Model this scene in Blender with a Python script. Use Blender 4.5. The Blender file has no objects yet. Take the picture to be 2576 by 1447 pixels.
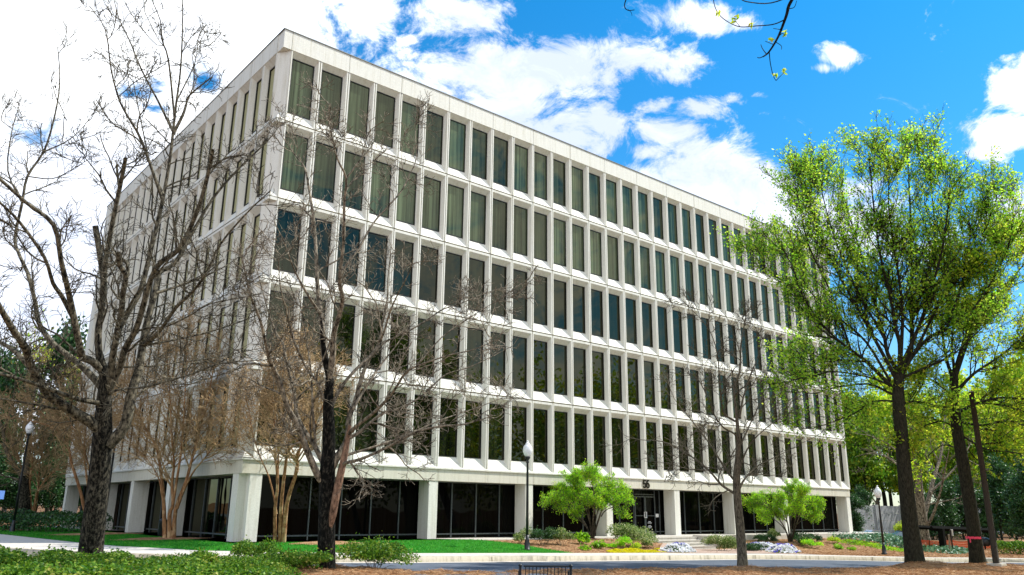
import bpy, math, random
import numpy as np
from mathutils import Vector, Matrix
C = bpy.context.scene.collection
PI = math.pi
R_ = math.radians
# ------------------------------------------------------------------ camera
CAM = np.array([-13.177, -31.739, 1.2603])
M3 = np.array([[0.76347062, -0.64576312, 0.01012916], [-0.18163924, -0.19964441, 0.96288592], [0.61977398, 0.73697497, 0.26971856]])
FV = 2999.14/1.4907           # focal length in units of a 2576-wide picture
def ray(x, y):
    return np.array([(x-1288.0)/FV, -(y-723.5)/FV, 1.0]) @ M3
def P(x, y, depth):           # point at a given depth on a sight line
    return CAM + depth*ray(x, y)
def on_z(x, y, z):
    d = ray(x, y); return CAM + (z-CAM[2])/d[2]*d
def sstep(a, b, x):
    t = np.clip((x-a)/(b-a), 0, 1); return t*t*(3-2*t)
def gk(x):                    # kerb-top level: falls to the right
    return -.18-.02*np.clip(x, -6, 31)
def ground(x, y):             # level of the planted land round the building
    x = np.asarray(x, float); y = np.asarray(y, float)
    dx = np.maximum(np.maximum(-1.1-x, x-50.2), 0); dy = np.maximum(np.maximum(-1.4-y, y-31), 0)
    d = np.hypot(dx, dy)
    gt = -.02-.26*sstep(17, 27, x)
    s = sstep(0, 1, 1-d/6.2)*(1-sstep(20.9, 21.7, x)*sstep(27.4, 26.6, x)*(y < 3))
    far = .022*np.clip(y-34, 0, 45)*sstep(20, 0, x-30)
    return gk(x)*(1-s)+gt*s+far
def on_g(x, y, f=ground, dz=0.0):
    z = -.3
    for _ in range(25):
        p = on_z(x, y, z); z = .5*z+.5*(float(f(p[0], p[1]))+dz)
    p = on_z(x, y, z); return p
def depth_of(p):
    return float((np.asarray(p)-CAM) @ M3[2])
cam = bpy.data.objects.new('camera', bpy.data.cameras.new('camera'))
C.objects.link(cam)
mm = Matrix.Identity(4)
for i in range(3):
    mm[i][0] = M3[0][i]; mm[i][1] = M3[1][i]; mm[i][2] = -M3[2][i]; mm[i][3] = CAM[i]
cam.matrix_world = mm
cam.data.sensor_width = 36; cam.data.lens = 2999.14*36/3840
cam.data.clip_start = .1; cam.data.clip_end = 2000
bpy.context.scene.camera = cam
# ------------------------------------------------------------------ object helpers
def tag(o, label=None, cat=None, group=None, kind=None):
    if label: o['label'] = label
    if cat: o['category'] = cat
    if group: o['group'] = group
    if kind: o['kind'] = kind
    return o
def thing(name, label, cat, loc=(0, 0, 0), rz=0, group=None):
    o = bpy.data.objects.new(name, None); C.objects.link(o)
    o.location = loc; o.rotation_euler = (0, 0, rz); o.empty_display_size = .2
    return tag(o, label, cat, group)
def copy_tree(o, parent=None):
    c = o.copy(); C.objects.link(c)
    if parent is not None: c.parent = parent
    for ch in list(o.children): copy_tree(ch, c)
    return c
def npmesh(name, verts, quads, mat, parent=None, smooth=False, tris=None, loc=None):
    v = np.asarray(verts, np.float32).reshape(-1, 3)
    if loc is not None: v = v-np.asarray(loc, np.float32)
    q = np.asarray(quads, np.int32).reshape(-1, 4) if quads is not None and len(quads) else np.zeros((0, 4), np.int32)
    t = np.asarray(tris, np.int32).reshape(-1, 3) if tris is not None and len(tris) else np.zeros((0, 3), np.int32)
    me = bpy.data.meshes.new(name)
    me.vertices.add(len(v)); me.vertices.foreach_set('co', v.ravel())
    nl = 4*len(q)+3*len(t)
    me.loops.add(nl); me.loops.foreach_set('vertex_index', np.concatenate([q.ravel(), t.ravel()]))
    me.polygons.add(len(q)+len(t))
    me.polygons.foreach_set('loop_start', np.concatenate([np.arange(len(q))*4, 4*len(q)+np.arange(len(t))*3]).astype(np.int32))
    me.polygons.foreach_set('loop_total', np.concatenate([np.full(len(q), 4), np.full(len(t), 3)]).astype(np.int32))
    if smooth: me.polygons.foreach_set('use_smooth', np.ones(len(q)+len(t), bool))
    me.update(calc_edges=True); me.validate()
    o = bpy.data.objects.new(name, me); C.objects.link(o)
    for m in (mat if isinstance(mat, (list, tuple)) else [mat]): me.materials.append(m)
    if parent is not None: o.parent = parent
    if loc is not None and parent is None: o.location = loc
    return o
class MB:
    def __init__(s): s.v = []; s.f = []
    def quad(s, a, b, c, d):
        n = len(s.v); s.v += [tuple(a), tuple(b), tuple(c), tuple(d)]; s.f.append((n, n+1, n+2, n+3)); return s
    def tri(s, a, b, c):
        n = len(s.v); s.v += [tuple(a), tuple(b), tuple(c)]; s.f.append((n, n+1, n+2)); return s
    def box(s, x0, y0, z0, x1, y1, z1):
        n = len(s.v)
        s.v += [(x0, y0, z0), (x1, y0, z0), (x1, y1, z0), (x0, y1, z0), (x0, y0, z1), (x1, y0, z1), (x1, y1, z1), (x0, y1, z1)]
        s.f += [tuple(n+i for i in q) for q in ((0, 3, 2, 1), (4, 5, 6, 7), (0, 1, 5, 4), (1, 2, 6, 5), (2, 3, 7, 6), (3, 0, 4, 7))]; return s
    def prism(s, poly, z0, z1):
        n = len(s.v); k = len(poly)
        s.v += [(x, y, z0) for x, y in poly]+[(x, y, z1) for x, y in poly]
        s.f += [tuple(n+k-1-i for i in range(k)), tuple(n+k+i for i in range(k))]
        s.f += [(n+i, n+(i+1) % k, n+k+(i+1) % k, n+k+i) for i in range(k)]; return s
    def tube(s, pts, rad, k=8, caps=True):
        pts = [Vector(p) for p in pts]; n = len(s.v)
        ref = Vector((0, 0, 1)) if abs((pts[-1]-pts[0]).normalized().z) < .9 else Vector((1, 0, 0))
        for i, p in enumerate(pts):
            t = (pts[min(i+1, len(pts)-1)]-pts[max(i-1, 0)]).normalized()
            a = t.cross(ref).normalized(); b = t.cross(a)
            r = rad[i] if isinstance(rad, (list, tuple)) else rad
            for j in range(k):
                w = 2*PI*j/k; s.v.append(tuple(p+a*r*math.cos(w)+b*r*math.sin(w)))
        for i in range(len(pts)-1):
            for j in range(k):
                s.f.append((n+i*k+j, n+i*k+(j+1) % k, n+(i+1)*k+(j+1) % k, n+(i+1)*k+j))
        if caps:
            s.f.append(tuple(n+j for j in range(k))); s.f.append(tuple(n+(len(pts)-1)*k+j for j in range(k-1, -1, -1)))
        return s
    def lathe(s, prof, k=16, c=(0, 0)):
        n = len(s.v)
        for r, z in prof:
            for j in range(k):
                w = 2*PI*j/k; s.v.append((c[0]+r*math.cos(w), c[1]+r*math.sin(w), z))
        for i in range(len(prof)-1):
            for j in range(k):
                s.f.append((n+i*k+j, n+i*k+(j+1) % k, n+(i+1)*k+(j+1) % k, n+(i+1)*k+j))
        s.f.append(tuple(n+j for j in range(k-1, -1, -1))); s.f.append(tuple(n+(len(prof)-1)*k+j for j in range(k)))
        return s
    def build(s, name, mat, parent=None, smooth=False, bevel=0):
        me = bpy.data.meshes.new(name); me.from_pydata(s.v, [], s.f); me.update()
        o = bpy.data.objects.new(name, me); C.objects.link(o); me.materials.append(mat)
        if smooth:
            for p in me.polygons: p.use_smooth = True
        if parent is not None: o.parent = parent
        if bevel:
            b = o.modifiers.new('bevel', 'BEVEL'); b.width = bevel; b.segments = 2; b.limit_method = 'ANGLE'
        return o
# ------------------------------------------------------------------ materials
def nodes_of(name):
    m = bpy.data.materials.new(name); m.use_nodes = True
    nt = m.node_tree; return m, nt, nt.nodes['Principled BSDF'], nt.nodes['Material Output']
def N(nt, typ, **kw):
    n = nt.nodes.new(typ)
    for k, v in kw.items():
        if k == 'ins':
            for a, b in v.items(): n.inputs[a].default_value = b
        else: setattr(n, k, v)
    return n
def ramp(nt, stops):
    r = nt.nodes.new('ShaderNodeValToRGB'); e = r.color_ramp.elements
    while len(e) < len(stops): e.new(.5)
    for i, (p, c) in enumerate(stops): e[i].position = p; e[i].color = (*c, 1)
    return r
def mat_noise(name, stops, scale=(1, 1, 1), ns=5, detail=6, rough=.85, bump=0, bscale=None, spec=.3, coord='Object', dist=.02):
    m, nt, b, out = nodes_of(name)
    tc = N(nt, 'ShaderNodeTexCoord'); mp = N(nt, 'ShaderNodeMapping'); mp.inputs['Scale'].default_value = scale
    nt.links.new(tc.outputs[coord], mp.inputs['Vector'])
    n = N(nt, 'ShaderNodeTexNoise', ins={'Scale': ns, 'Detail': detail, 'Roughness': .65})
    nt.links.new(mp.outputs[0], n.inputs['Vector'])
    r = ramp(nt, stops); nt.links.new(n.outputs['Fac'], r.inputs[0]); nt.links.new(r.outputs[0], b.inputs['Base Color'])
    b.inputs['Roughness'].default_value = rough; b.inputs['Specular IOR Level'].default_value = spec
    if bump:
        n2 = N(nt, 'ShaderNodeTexNoise', ins={'Scale': bscale or ns*3, 'Detail': 5}); nt.links.new(mp.outputs[0], n2.inputs['Vector'])
        bp = N(nt, 'ShaderNodeBump', ins={'Strength': bump, 'Distance': dist}); nt.links.new(n2.outputs['Fac'], bp.inputs['Height']); nt.links.new(bp.outputs[0], b.inputs['Normal'])
    return m
def mat_plain(name, col, rough=.5, metal=0, spec=.5, coat=0):
    m, nt, b, out = nodes_of(name)
    b.inputs['Roughness'].default_value = rough; b.inputs['Metallic'].default_value = metal; b.inputs['Specular IOR Level'].default_value = spec
    tc = N(nt, 'ShaderNodeTexCoord'); n = N(nt, 'ShaderNodeTexNoise', ins={'Scale': 9, 'Detail': 5}); nt.links.new(tc.outputs['Object'], n.inputs['Vector'])
    r = ramp(nt, [(.3, tuple(c*.82 for c in col)), (.7, tuple(min(1, c*1.12) for c in col))]); nt.links.new(n.outputs['Fac'], r.inputs[0]); nt.links.new(r.outputs[0], b.inputs['Base Color'])
    if coat: b.inputs['Coat Weight'].default_value = coat
    return m
def mat_leaf(name, cols, trans=.45, big=.35, gloss=.25):
    """thin leaves: per-leaf colour, larger light and dark drifts through the crown, light coming through"""
    m, nt, b, out = nodes_of(name)
    g = N(nt, 'ShaderNodeNewGeometry'); r = ramp(nt, [(i/(len(cols)-1), c) for i, c in enumerate(cols)])
    tc = N(nt, 'ShaderNodeTexCoord'); n = N(nt, 'ShaderNodeTexNoise', ins={'Scale': .9, 'Detail': 3}); nt.links.new(tc.outputs['Object'], n.inputs['Vector'])
    mx = N(nt, 'ShaderNodeMath', operation='MULTIPLY_ADD'); mx.inputs[1].default_value = big*2.2
    sc = N(nt, 'ShaderNodeMath', operation='MULTIPLY_ADD'); sc.inputs[1].default_value = 1-big; sc.inputs[2].default_value = -big*.6
    nt.links.new(g.outputs['Random Per Island'], sc.inputs[0]); nt.links.new(n.outputs['Fac'], mx.inputs[0]); nt.links.new(sc.outputs[0], mx.inputs[2])
    nt.links.new(mx.outputs[0], r.inputs[0])
    nt.links.new(r.outputs[0], b.inputs['Base Color']); b.inputs['Roughness'].default_value = .5; b.inputs['Specular IOR Level'].default_value = gloss
    tr = N(nt, 'ShaderNodeBsdfTranslucent'); hs = N(nt, 'ShaderNodeHueSaturation', ins={'Hue': .497, 'Saturation': 1.02, 'Value': 1.5}); nt.links.new(r.outputs[0], hs.inputs['Color']); nt.links.new(hs.outputs[0], tr.inputs['Color'])
    mix = N(nt, 'ShaderNodeMixShader'); mix.inputs[0].default_value = trans
    nt.links.new(b.outputs[0], mix.inputs[1]); nt.links.new(tr.outputs[0], mix.inputs[2]); nt.links.new(mix.outputs[0], out.inputs[0])
    return m
def mat_concrete(name, c, streak=.12, rough=.8):
    m, nt, b, out = nodes_of(name)
    g = N(nt, 'ShaderNodeTexCoord')
    mp = N(nt, 'ShaderNodeMapping'); mp.inputs['Scale'].default_value = (2.2, 2.2, .12); nt.links.new(g.outputs['Object'], mp.inputs[0])
    n = N(nt, 'ShaderNodeTexNoise', ins={'Scale': 2.6, 'Detail': 7, 'Roughness': .7}); nt.links.new(mp.outputs[0], n.inputs[0])
    n2 = N(nt, 'ShaderNodeTexNoise', ins={'Scale': 26, 'Detail': 4}); nt.links.new(g.outputs['Object'], n2.inputs[0])
    r = ramp(nt, [(.28, tuple(x*(1-streak*2.1)*k for x, k in zip(c, (1, .97, .88)))), (.5, c), (.75, tuple(min(.95, x*(1+streak*.5)) for x in c))]); nt.links.new(n.outputs[0], r.inputs[0])
    mr = N(nt, 'ShaderNodeMapRange', ins={'From Min': .3, 'From Max': .7, 'To Min': .9, 'To Max': 1.06}); nt.links.new(n2.outputs[0], mr.inputs[0])
    mul = N(nt, 'ShaderNodeMix', data_type='RGBA', blend_type='MULTIPLY'); mul.inputs[0].default_value = 1
    nt.links.new(r.outputs[0], mul.inputs[6]); nt.links.new(mr.outputs[0], mul.inputs[7]); nt.links.new(mul.outputs[2], b.inputs['Base Color'])
    b.inputs['Roughness'].default_value = rough; b.inputs['Specular IOR Level'].default_value = .25
    bp = N(nt, 'ShaderNodeBump', ins={'Strength': .25, 'Distance': .008}); nt.links.new(n2.outputs[0], bp.inputs['Height']); nt.links.new(bp.outputs[0], b.inputs['Normal'])
    return m
def mat_glass(name, tint, base_lo, base_hi, fac, drapes=True):
    """tinted solar glazing: a coloured mirror coat over a dark room, with hanging drapes behind the upper panes"""
    m, nt, b, out = nodes_of(name)
    g = N(nt, 'ShaderNodeNewGeometry'); mp = N(nt, 'ShaderNodeMapping'); mp.inputs['Scale'].default_value = (6.5, 6.5, .10); nt.links.new(g.outputs['Position'], mp.inputs[0])
    n = N(nt, 'ShaderNodeTexNoise', ins={'Scale': 1.0, 'Detail': 4, 'Roughness': .7}); nt.links.new(mp.outputs[0], n.inputs[0])
    r = ramp(nt, [(.35, base_lo), (.62, base_hi)]); nt.links.new(n.outputs[0], r.inputs[0])
    dif = N(nt, 'ShaderNodeBsdfDiffuse')
    if drapes:
        sp = N(nt, 'ShaderNodeSeparateXYZ'); nt.links.new(g.outputs['Position'], sp.inputs[0])
        sn = N(nt, 'ShaderNodeVectorMath', operation='SNAP'); sn.inputs[1].default_value = (1.5, 1.5, 3.7388); of = N(nt, 'ShaderNodeVectorMath', operation='ADD'); of.inputs[1].default_value = (.0, .85, .514); nt.links.new(g.outputs['Position'], of.inputs[0]); nt.links.new(of.outputs[0], sn.inputs[0])
        wn = N(nt, 'ShaderNodeTexWhiteNoise'); nt.links.new(sn.outputs[0], wn.inputs[0]); rm = N(nt, 'ShaderNodeMapRange', ins={'To Min': .30, 'To Max': 1.35}); nt.links.new(wn.outputs['Value'], rm.inputs[0])
        h = N(nt, 'ShaderNodeMapRange', ins={'From Min': 14.2, 'From Max': 14.6, 'To Min': .12, 'To Max': 1}); nt.links.new(sp.outputs['Z'], h.inputs[0])
        ml = N(nt, 'ShaderNodeMix', data_type='RGBA', blend_type='MULTIPLY'); ml.inputs[0].default_value = 1
        hr = N(nt, 'ShaderNodeMath', operation='MULTIPLY'); nt.links.new(h.outputs[0], hr.inputs[0]); nt.links.new(rm.outputs[0], hr.inputs[1]); nt.links.new(r.outputs[0], ml.inputs[6]); nt.links.new(hr.outputs[0], ml.inputs[7]); nt.links.new(ml.outputs[2], dif.inputs[0])
    else: nt.links.new(r.outputs[0], dif.inputs[0])
    gl = N(nt, 'ShaderNodeBsdfGlossy', ins={'Color': (*tint, 1), 'Roughness': .012})
    wv = N(nt, 'ShaderNodeTexNoise', ins={'Scale': .8, 'Detail': 1}); nt.links.new(g.outputs['Position'], wv.inputs[0])
    bp = N(nt, 'ShaderNodeBump', ins={'Strength': .12, 'Distance': .03}); nt.links.new(wv.outputs[0], bp.inputs['Height']); nt.links.new(bp.outputs[0], gl.inputs['Normal'])
    lw = N(nt, 'ShaderNodeFresnel', ins={'IOR': 1.5}); ad = N(nt, 'ShaderNodeMath', operation='MULTIPLY_ADD', use_clamp=True); ad.inputs[1].default_value = 1.2 if drapes else .55; ad.inputs[2].default_value = fac; nt.links.new(lw.outputs[0], ad.inputs[0])
    mix = N(nt, 'ShaderNodeMixShader'); nt.links.new(ad.outputs[0], mix.inputs[0]); nt.links.new(dif.outputs[0], mix.inputs[1]); nt.links.new(gl.outputs[0], mix.inputs[2]); nt.links.new(mix.outputs[0], out.inputs[0])
    nt.nodes.remove(b); return m
def mat_bark(name, lo, hi, scale=(9, 9, 1.6), ns=2.5, bump=.9, patch=None, dist=.05, lo_p=.36, hi_p=.62):
    m, nt, b, out = nodes_of(name)
    tc = N(nt, 'ShaderNodeTexCoord'); mp = N(nt, 'ShaderNodeMapping'); mp.inputs['Scale'].default_value = scale; nt.links.new(tc.outputs['Object'], mp.inputs[0])
    n = N(nt, 'ShaderNodeTexNoise', ins={'Scale': ns, 'Detail': 8, 'Roughness': .75}); nt.links.new(mp.outputs[0], n.inputs[0])
    r = ramp(nt, [(lo_p, lo), (hi_p, hi)]); nt.links.new(n.outputs[0], r.inputs[0]); col = r.outputs[0]
    if patch:
        n2 = N(nt, 'ShaderNodeTexNoise', ins={'Scale': 2.2, 'Detail': 5}); nt.links.new(tc.outputs['Object'], n2.inputs[0])
        r2 = ramp(nt, [(.54, (0, 0, 0)), (.62, (1, 1, 1))]); nt.links.new(n2.outputs[0], r2.inputs[0])
        mx = N(nt, 'ShaderNodeMix', data_type='RGBA'); nt.links.new(r2.outputs[0], mx.inputs[0]); nt.links.new(col, mx.inputs[6]); mx.inputs[7].default_value = (*patch, 1); col = mx.outputs[2]
    nt.links.new(col, b.inputs['Base Color']); b.inputs['Roughness'].default_value = .9; b.inputs['Specular IOR Level'].default_value = .15
    bp = N(nt, 'ShaderNodeBump', ins={'Strength': bump, 'Distance': dist}); nt.links.new(n.outputs[0], bp.inputs['Height']); nt.links.new(bp.outputs[0], b.inputs['Normal'])
    return m
K = {}
K['concrete'] = mat_concrete('precast_concrete', (.70, .69, .625), .09)
K['beam'] = mat_concrete('beam_concrete', (.62, .595, .50), .10)
K['paving'] = mat_concrete('paving_concrete', (.50, .47, .42), .12)
K['walk'] = mat_concrete('sidewalk_concrete', (.56, .52, .47), .14)
K['kerb'] = mat_concrete('kerb_concrete', (.44, .39, .30), .35)
K['joint'] = mat_plain('joint_filler', (.17, .145, .085), .9)
K['coping'] = mat_plain('coping_metal', (.14, .155, .15), .45, .3)
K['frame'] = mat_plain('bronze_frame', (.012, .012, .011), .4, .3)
K['mullion'] = mat_plain('mullion_metal', (.10, .115, .12), .4, .5)
K['glass'] = mat_glass('solar_glass', (.56, .56, .38), (.006, .012, .006), (.085, .115, .066), .03)
K['glass0'] = mat_glass('lobby_glass', (.22, .22, .16), (.001, .001, .001), (.003, .003, .003), .0, False)
K['black'] = mat_plain('black_metal', (.010, .012, .014), .4, .2)
K['lamp'] = mat_plain('lamp_globe', (.78, .80, .82), .25)
K['bark1'] = mat_bark('rough_dark_bark', (.004, .004, .003), (.15, .135, .10), (7, 7, 3), 2.4, 1.0, lo_p=.46, hi_p=.68)
K['limb1'] = mat_bark('lichen_limb_bark', (.010, .009, .007), (.27, .24, .17), (4, 4, 2), 3, .7, dist=.03, lo_p=.42, hi_p=.66)
K['bark2'] = mat_bark('blackish_bark', (.003, .0035, .003), (.11, .10, .08), (8, 8, 3), 2.4, 1.0, lo_p=.50, hi_p=.72)
K['limb2'] = mat_bark('grey_limb_bark', (.020, .016, .012), (.42, .36, .27), (4, 4, 2), 2.6, .6, dist=.03, lo_p=.40, hi_p=.66)
K['crape'] = mat_bark('peeling_tan_bark', (.07, .025, .010), (.42, .23, .11), (9, 9, .8), 2.0, .6, (.46, .32, .18), dist=.03)
K['crapetwig'] = mat_bark('tan_twig', (.16, .10, .05), (.52, .37, .20), (2, 2, 2), 2, .2)
K['barkg'] = mat_bark('dark_oak_bark', (.004, .005, .003), (.05, .047, .032), (10, 10, 1.5), 2.4, .8)
K['barks'] = mat_bark('small_tree_bark', (.012, .010, .007), (.20, .17, .12), (8, 8, 2), 2.6, .6, dist=.03)
K['scar'] = mat_bark('bare_wood', (.06, .035, .025), (.40, .25, .17), (7, 7, 2.2), 2.4, .8)
K['leafg'] = mat_leaf('spring_oak_leaf', [(.07, .26, .016), (.21, .45, .03), (.42, .59, .05), (.68, .71, .13)], .6)
K['leafy'] = mat_leaf('young_yellow_leaf', [(.08, .22, .01), (.25, .42, .025), (.46, .52, .04), (.60, .50, .08)], .6)
K['leafm'] = mat_leaf('maple_leaf', [(.06, .26, .01), (.18, .48, .02), (.38, .62, .03), (.60, .70, .06)], .5)
K['leafd'] = mat_leaf('evergreen_leaf', [(.006, .025, .007), (.014, .055, .012), (.03, .10, .018), (.07, .17, .03)], .25, gloss=.5)
K['leafw'] = mat_leaf('woodland_leaf', [(.02, .08, .01), (.08, .20, .015), (.20, .32, .02), (.40, .38, .04)], .45)
K['leafs'] = mat_leaf('shrub_leaf', [(.006, .035, .004), (.04, .13, .008), (.15, .27, .02), (.52, .46, .12)], .3, .4)
K['leafh'] = mat_leaf('lime_leaf', [(.08, .25, .01), (.22, .42, .02), (.36, .5, .03)], .45)
K['leafv'] = mat_leaf('pale_shrub_leaf', [(.03, .09, .012), (.10, .19, .03), (.30, .36, .12), (.62, .60, .40)], .35, .2)
K['ivy'] = mat_leaf('ivy_leaf', [(.01, .05, .02), (.03, .13, .05), (.10, .24, .12), (.26, .38, .25)], .2, .2, gloss=.6)
K['gold'] = mat_leaf('golden_leaf', [(.35, .33, .01), (.60, .55, .015), (.75, .70, .03)], .35, .2)
K['grass'] = mat_leaf('grass_blade', [(.008, .12, .008), (.018, .21, .012), (.05, .28, .02), (.15, .31, .03)], .35, .3)
K['turf'] = mat_noise('turf', [(.3, (.012, .11, .008)), (.55, (.022, .18, .012)), (.75, (.05, .22, .02))], ns=1.6, detail=9, bump=.7, bscale=60, rough=.95, spec=.1)
K['straw'] = mat_noise('pine_straw', [(.3, (.15, .075, .035)), (.5, (.37, .215, .115)), (.7, (.56, .37, .21))], ns=5, detail=10, bump=1, bscale=40, rough=.95, spec=.1, dist=.06)
K['needle'] = mat_leaf('straw_needle', [(.14, .06, .025), (.36, .19, .09), (.55, .36, .19)], .1, .2, gloss=.1)
K['asphalt'] = mat_noise('asphalt', [(.3, (.075, .092, .12)), (.7, (.125, .145, .18))], ns=1.2, detail=10, bump=.25, bscale=150, rough=.92, spec=.12)
K['soil'] = mat_noise('forest_floor', [(.3, (.07, .035, .016)), (.55, (.17, .09, .045)), (.75, (.26, .16, .08))], ns=1.1, detail=10, bump=.8, bscale=20, rough=.95, spec=.1)
K['paver'] = mat_noise('brick_paver', [(.3, (.30, .20, .155)), (.7, (.44, .33, .27))], ns=7, detail=6, rough=.85, bump=.3)
K['shadewood'] = mat_plain('shaded_dark_timber', (.006, .006, .005), .95, 0, .05)  # near-black: tree shade over the shelter painted into the timber colour
K['wood'] = mat_noise('weathered_wood', [(.3, (.20, .15, .10)), (.7, (.36, .29, .21))], scale=(6, 6, .6), ns=3, rough=.85, bump=.3)
K['pole'] = mat_noise('creosote_pole', [(.3, (.012, .010, .008)), (.7, (.055, .042, .03))], scale=(12, 12, .6), ns=3, rough=.8, bump=.4)
K['wallg'] = mat_concrete('wall_panel', (.33, .345, .36), .14)
K['orange'] = mat_plain('orange_mesh', (.72, .085, .02), .7)
K['pink'] = mat_plain('pink_tape', (.85, .05, .12), .5)
K['white'] = mat_plain('white_paint', (.75, .75, .74), .5)
K['num'] = mat_plain('bronze_numeral', (.03, .024, .014), .4, .4)
K['petalw'] = mat_leaf('white_petal', [(.55, .56, .62), (.75, .76, .80), (.85, .85, .85)], .25, .1)
K['petalb'] = mat_leaf('blue_petal', [(.06, .05, .42), (.14, .12, .60), (.38, .36, .75)], .25, .1)
K['carp'] = mat_plain('silver_car_paint', (.42, .46, .50), .25, .6, coat=1)
K['card'] = mat_plain('navy_car_paint', (.012, .018, .045), .25, .3, coat=1)
K['carglass'] = mat_plain('car_glass', (.10, .20, .26), .05, 0, 1)
K['tyre'] = mat_plain('tyre_rubber', (.015, .015, .015), .8)
K['roof'] = mat_noise('roof_gravel', [(.3, (.25, .24, .22)), (.7, (.4, .39, .36))], ns=8, rough=.95)
K['bluesign'] = mat_plain('blue_sign', (.10, .22, .55), .5)
# ------------------------------------------------------------------ tubes, twigs, leaves
def unit(v): return v/np.maximum(np.linalg.norm(v, axis=-1, keepdims=True), 1e-9)
def smooth_line(pts, rad, per=4):
    """Catmull-Rom through the joints"""
    p = np.asarray(pts, float); r = np.asarray(rad, float)
    q = np.vstack([2*p[0]-p[1], p, 2*p[-1]-p[-2]]); o = []; rr = []
    for i in range(1, len(q)-2):
        for k in range(per):
            t = k/per; a, b, c, d = q[i-1], q[i], q[i+1], q[i+2]
            o.append(.5*((2*b)+(-a+c)*t+(2*a-5*b+4*c-d)*t*t+(-a+3*b-3*c+d)*t**3)); rr.append(r[i-1]*(1-t)+r[i]*t)
    o.append(p[-1]); rr.append(r[-1]); return np.array(o), np.array(rr)
def tubes_mesh(tubes):
    """many tapered tubes -> vertex and quad arrays, batched by point count and side count"""
    groups = {}
    for pts, rad in tubes:
        k = 12 if rad[0] > .15 else 8 if rad[0] > .05 else 5 if rad[0] > .016 else 3
        groups.setdefault((len(pts), k), []).append((pts, rad))
    V = []; Q = []; off = 0
    for (n, k), lst in groups.items():
        p = np.array([a for a, _ in lst]); r = np.array([b for _, b in lst])
        t = np.empty_like(p); t[:, 1:-1] = p[:, 2:]-p[:, :-2]; t[:, 0] = p[:, 1]-p[:, 0]; t[:, -1] = p[:, -1]-p[:, -2]; t = unit(t)
        ov = unit(p[:, -1]-p[:, 0]); ref = np.where(np.abs(ov[:, 2:3]) < .8, np.array([[0, 0, 1.]]), np.array([[1., 0, 0]]))
        a = unit(np.cross(t, ref[:, None, :])); b = np.cross(t, a)
        w = 2*PI*np.arange(k)/k
        ring = p[:, :, None, :]+r[:, :, None, None]*(a[:, :, None, :]*np.cos(w)[None, None, :, None]+b[:, :, None, :]*np.sin(w)[None, None, :, None])
        m = len(lst); V.append(ring.reshape(-1, 3))
        base = (np.arange(m)*n*k)[:, None, None]+(np.arange(n-1)*k)[None, :, None]; j = np.arange(k)[None, None, :]; j2 = (j+1) % k
        Q.append(np.stack([base+j, base+j2, base+k+j2, base+k+j], -1).reshape(-1, 4)+off); off += m*n*k
    return np.concatenate(V), np.concatenate(Q)
def spawn(par, rng, n, length, ang, up=.15, start=.25, m=5, gn=.18, rk=.55, rmin=.004, end=1.0, droop=0, taper=.6):
    pts, rad = par; out = []
    seg = len(pts)-1
    for _ in range(n):
        t = start+(end-start)*rng.random(); f = t*seg; i = min(int(f), seg-1); u = f-i
        p = pts[i]*(1-u)+pts[i+1]*u; r0 = rad[i]*(1-u)+rad[i+1]*u
        tan = unit(pts[i+1]-pts[i]); pr = unit(np.cross(tan, rng.normal(size=3)))
        a = ang*(.7+.6*rng.random()); d = tan*math.cos(a)+pr*math.sin(a); d[2] += up; d = unit(d)
        L = length*(.55+.75*rng.random())*(1-.45*t); q = [p]; st = L/(m-1)
        for s in range(m-1):
            q.append(q[-1]+d*st); d = unit(d+rng.normal(size=3)*gn+np.array([0, 0, up*.5-droop*s/m]))
        rr = max(min(r0*rk, L*.02+.003), rmin)
        out.append((np.array(q), np.linspace(rr, max(rmin, rr*(1-taper)), m)))
    return out
def plen(p): return float(np.linalg.norm(np.diff(p, axis=0), axis=1).sum())
def leaf_quads(cent, size, rng, flat=.0, asp=.6, jit=.4, dirs=None):
    n = len(cent); size = np.asarray(size)*(1-jit/2+jit*rng.random(n))
    nrm = unit(rng.normal(size=(n, 3))+np.array([0, 0, flat])); a = unit(np.cross(nrm, rng.normal(size=(n, 3)))) if dirs is None else unit(dirs)
    if dirs is not None: nrm = unit(np.cross(a, rng.normal(size=(n, 3))))
    b = np.cross(nrm, a); s = size[:, None]
    v = np.stack([cent-a*s*.5, cent+b*s*.5*asp-a*s*.08+nrm*s*.06, cent+a*s*.5, cent-b*s*.5*asp-a*s*.08+nrm*s*.06], 1).reshape(-1, 3)
    return v, np.arange(4*n).reshape(-1, 4)
def along(tubes, rng, per, spread=.05, start=.2):
    """points scattered along twigs"""
    out = []
    for pts, rad in tubes:
        k = rng.poisson(per)
        if not k: continue
        f = (start+(1-start)*rng.random(k))*(len(pts)-1); i = np.minimum(f.astype(int), len(pts)-2); u = (f-i)[:, None]
        out.append(pts[i]*(1-u)+pts[i+1]*u+rng.normal(size=(k, 3))*spread)
    return np.concatenate(out)
def px_limb(coords, depth, tip, r0, r1, per=3, wob=None, rng=None):
    n = len(coords); w = np.linspace(0, 1, n)
    pts = [P(x, y, depth+tip*t**1.3) for (x, y), t in zip(coords, w)]
    rad = r0+(r1-r0)*w**.8
    return smooth_line(pts, rad, per)
def end_tree(root, base, trunk, crown, mt, mc, leaves=None, ml=None, tname='trunk', cname='branches'):
    v, q = tubes_mesh(trunk); t = npmesh(tname, v-base, q, mt, root, True)
    v, q = tubes_mesh(crown); c = npmesh(cname, v-base, q, mc, root, True)
    if leaves is not None: npmesh('foliage', leaves[0]-base, leaves[1], ml, root)
    return t, c
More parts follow.
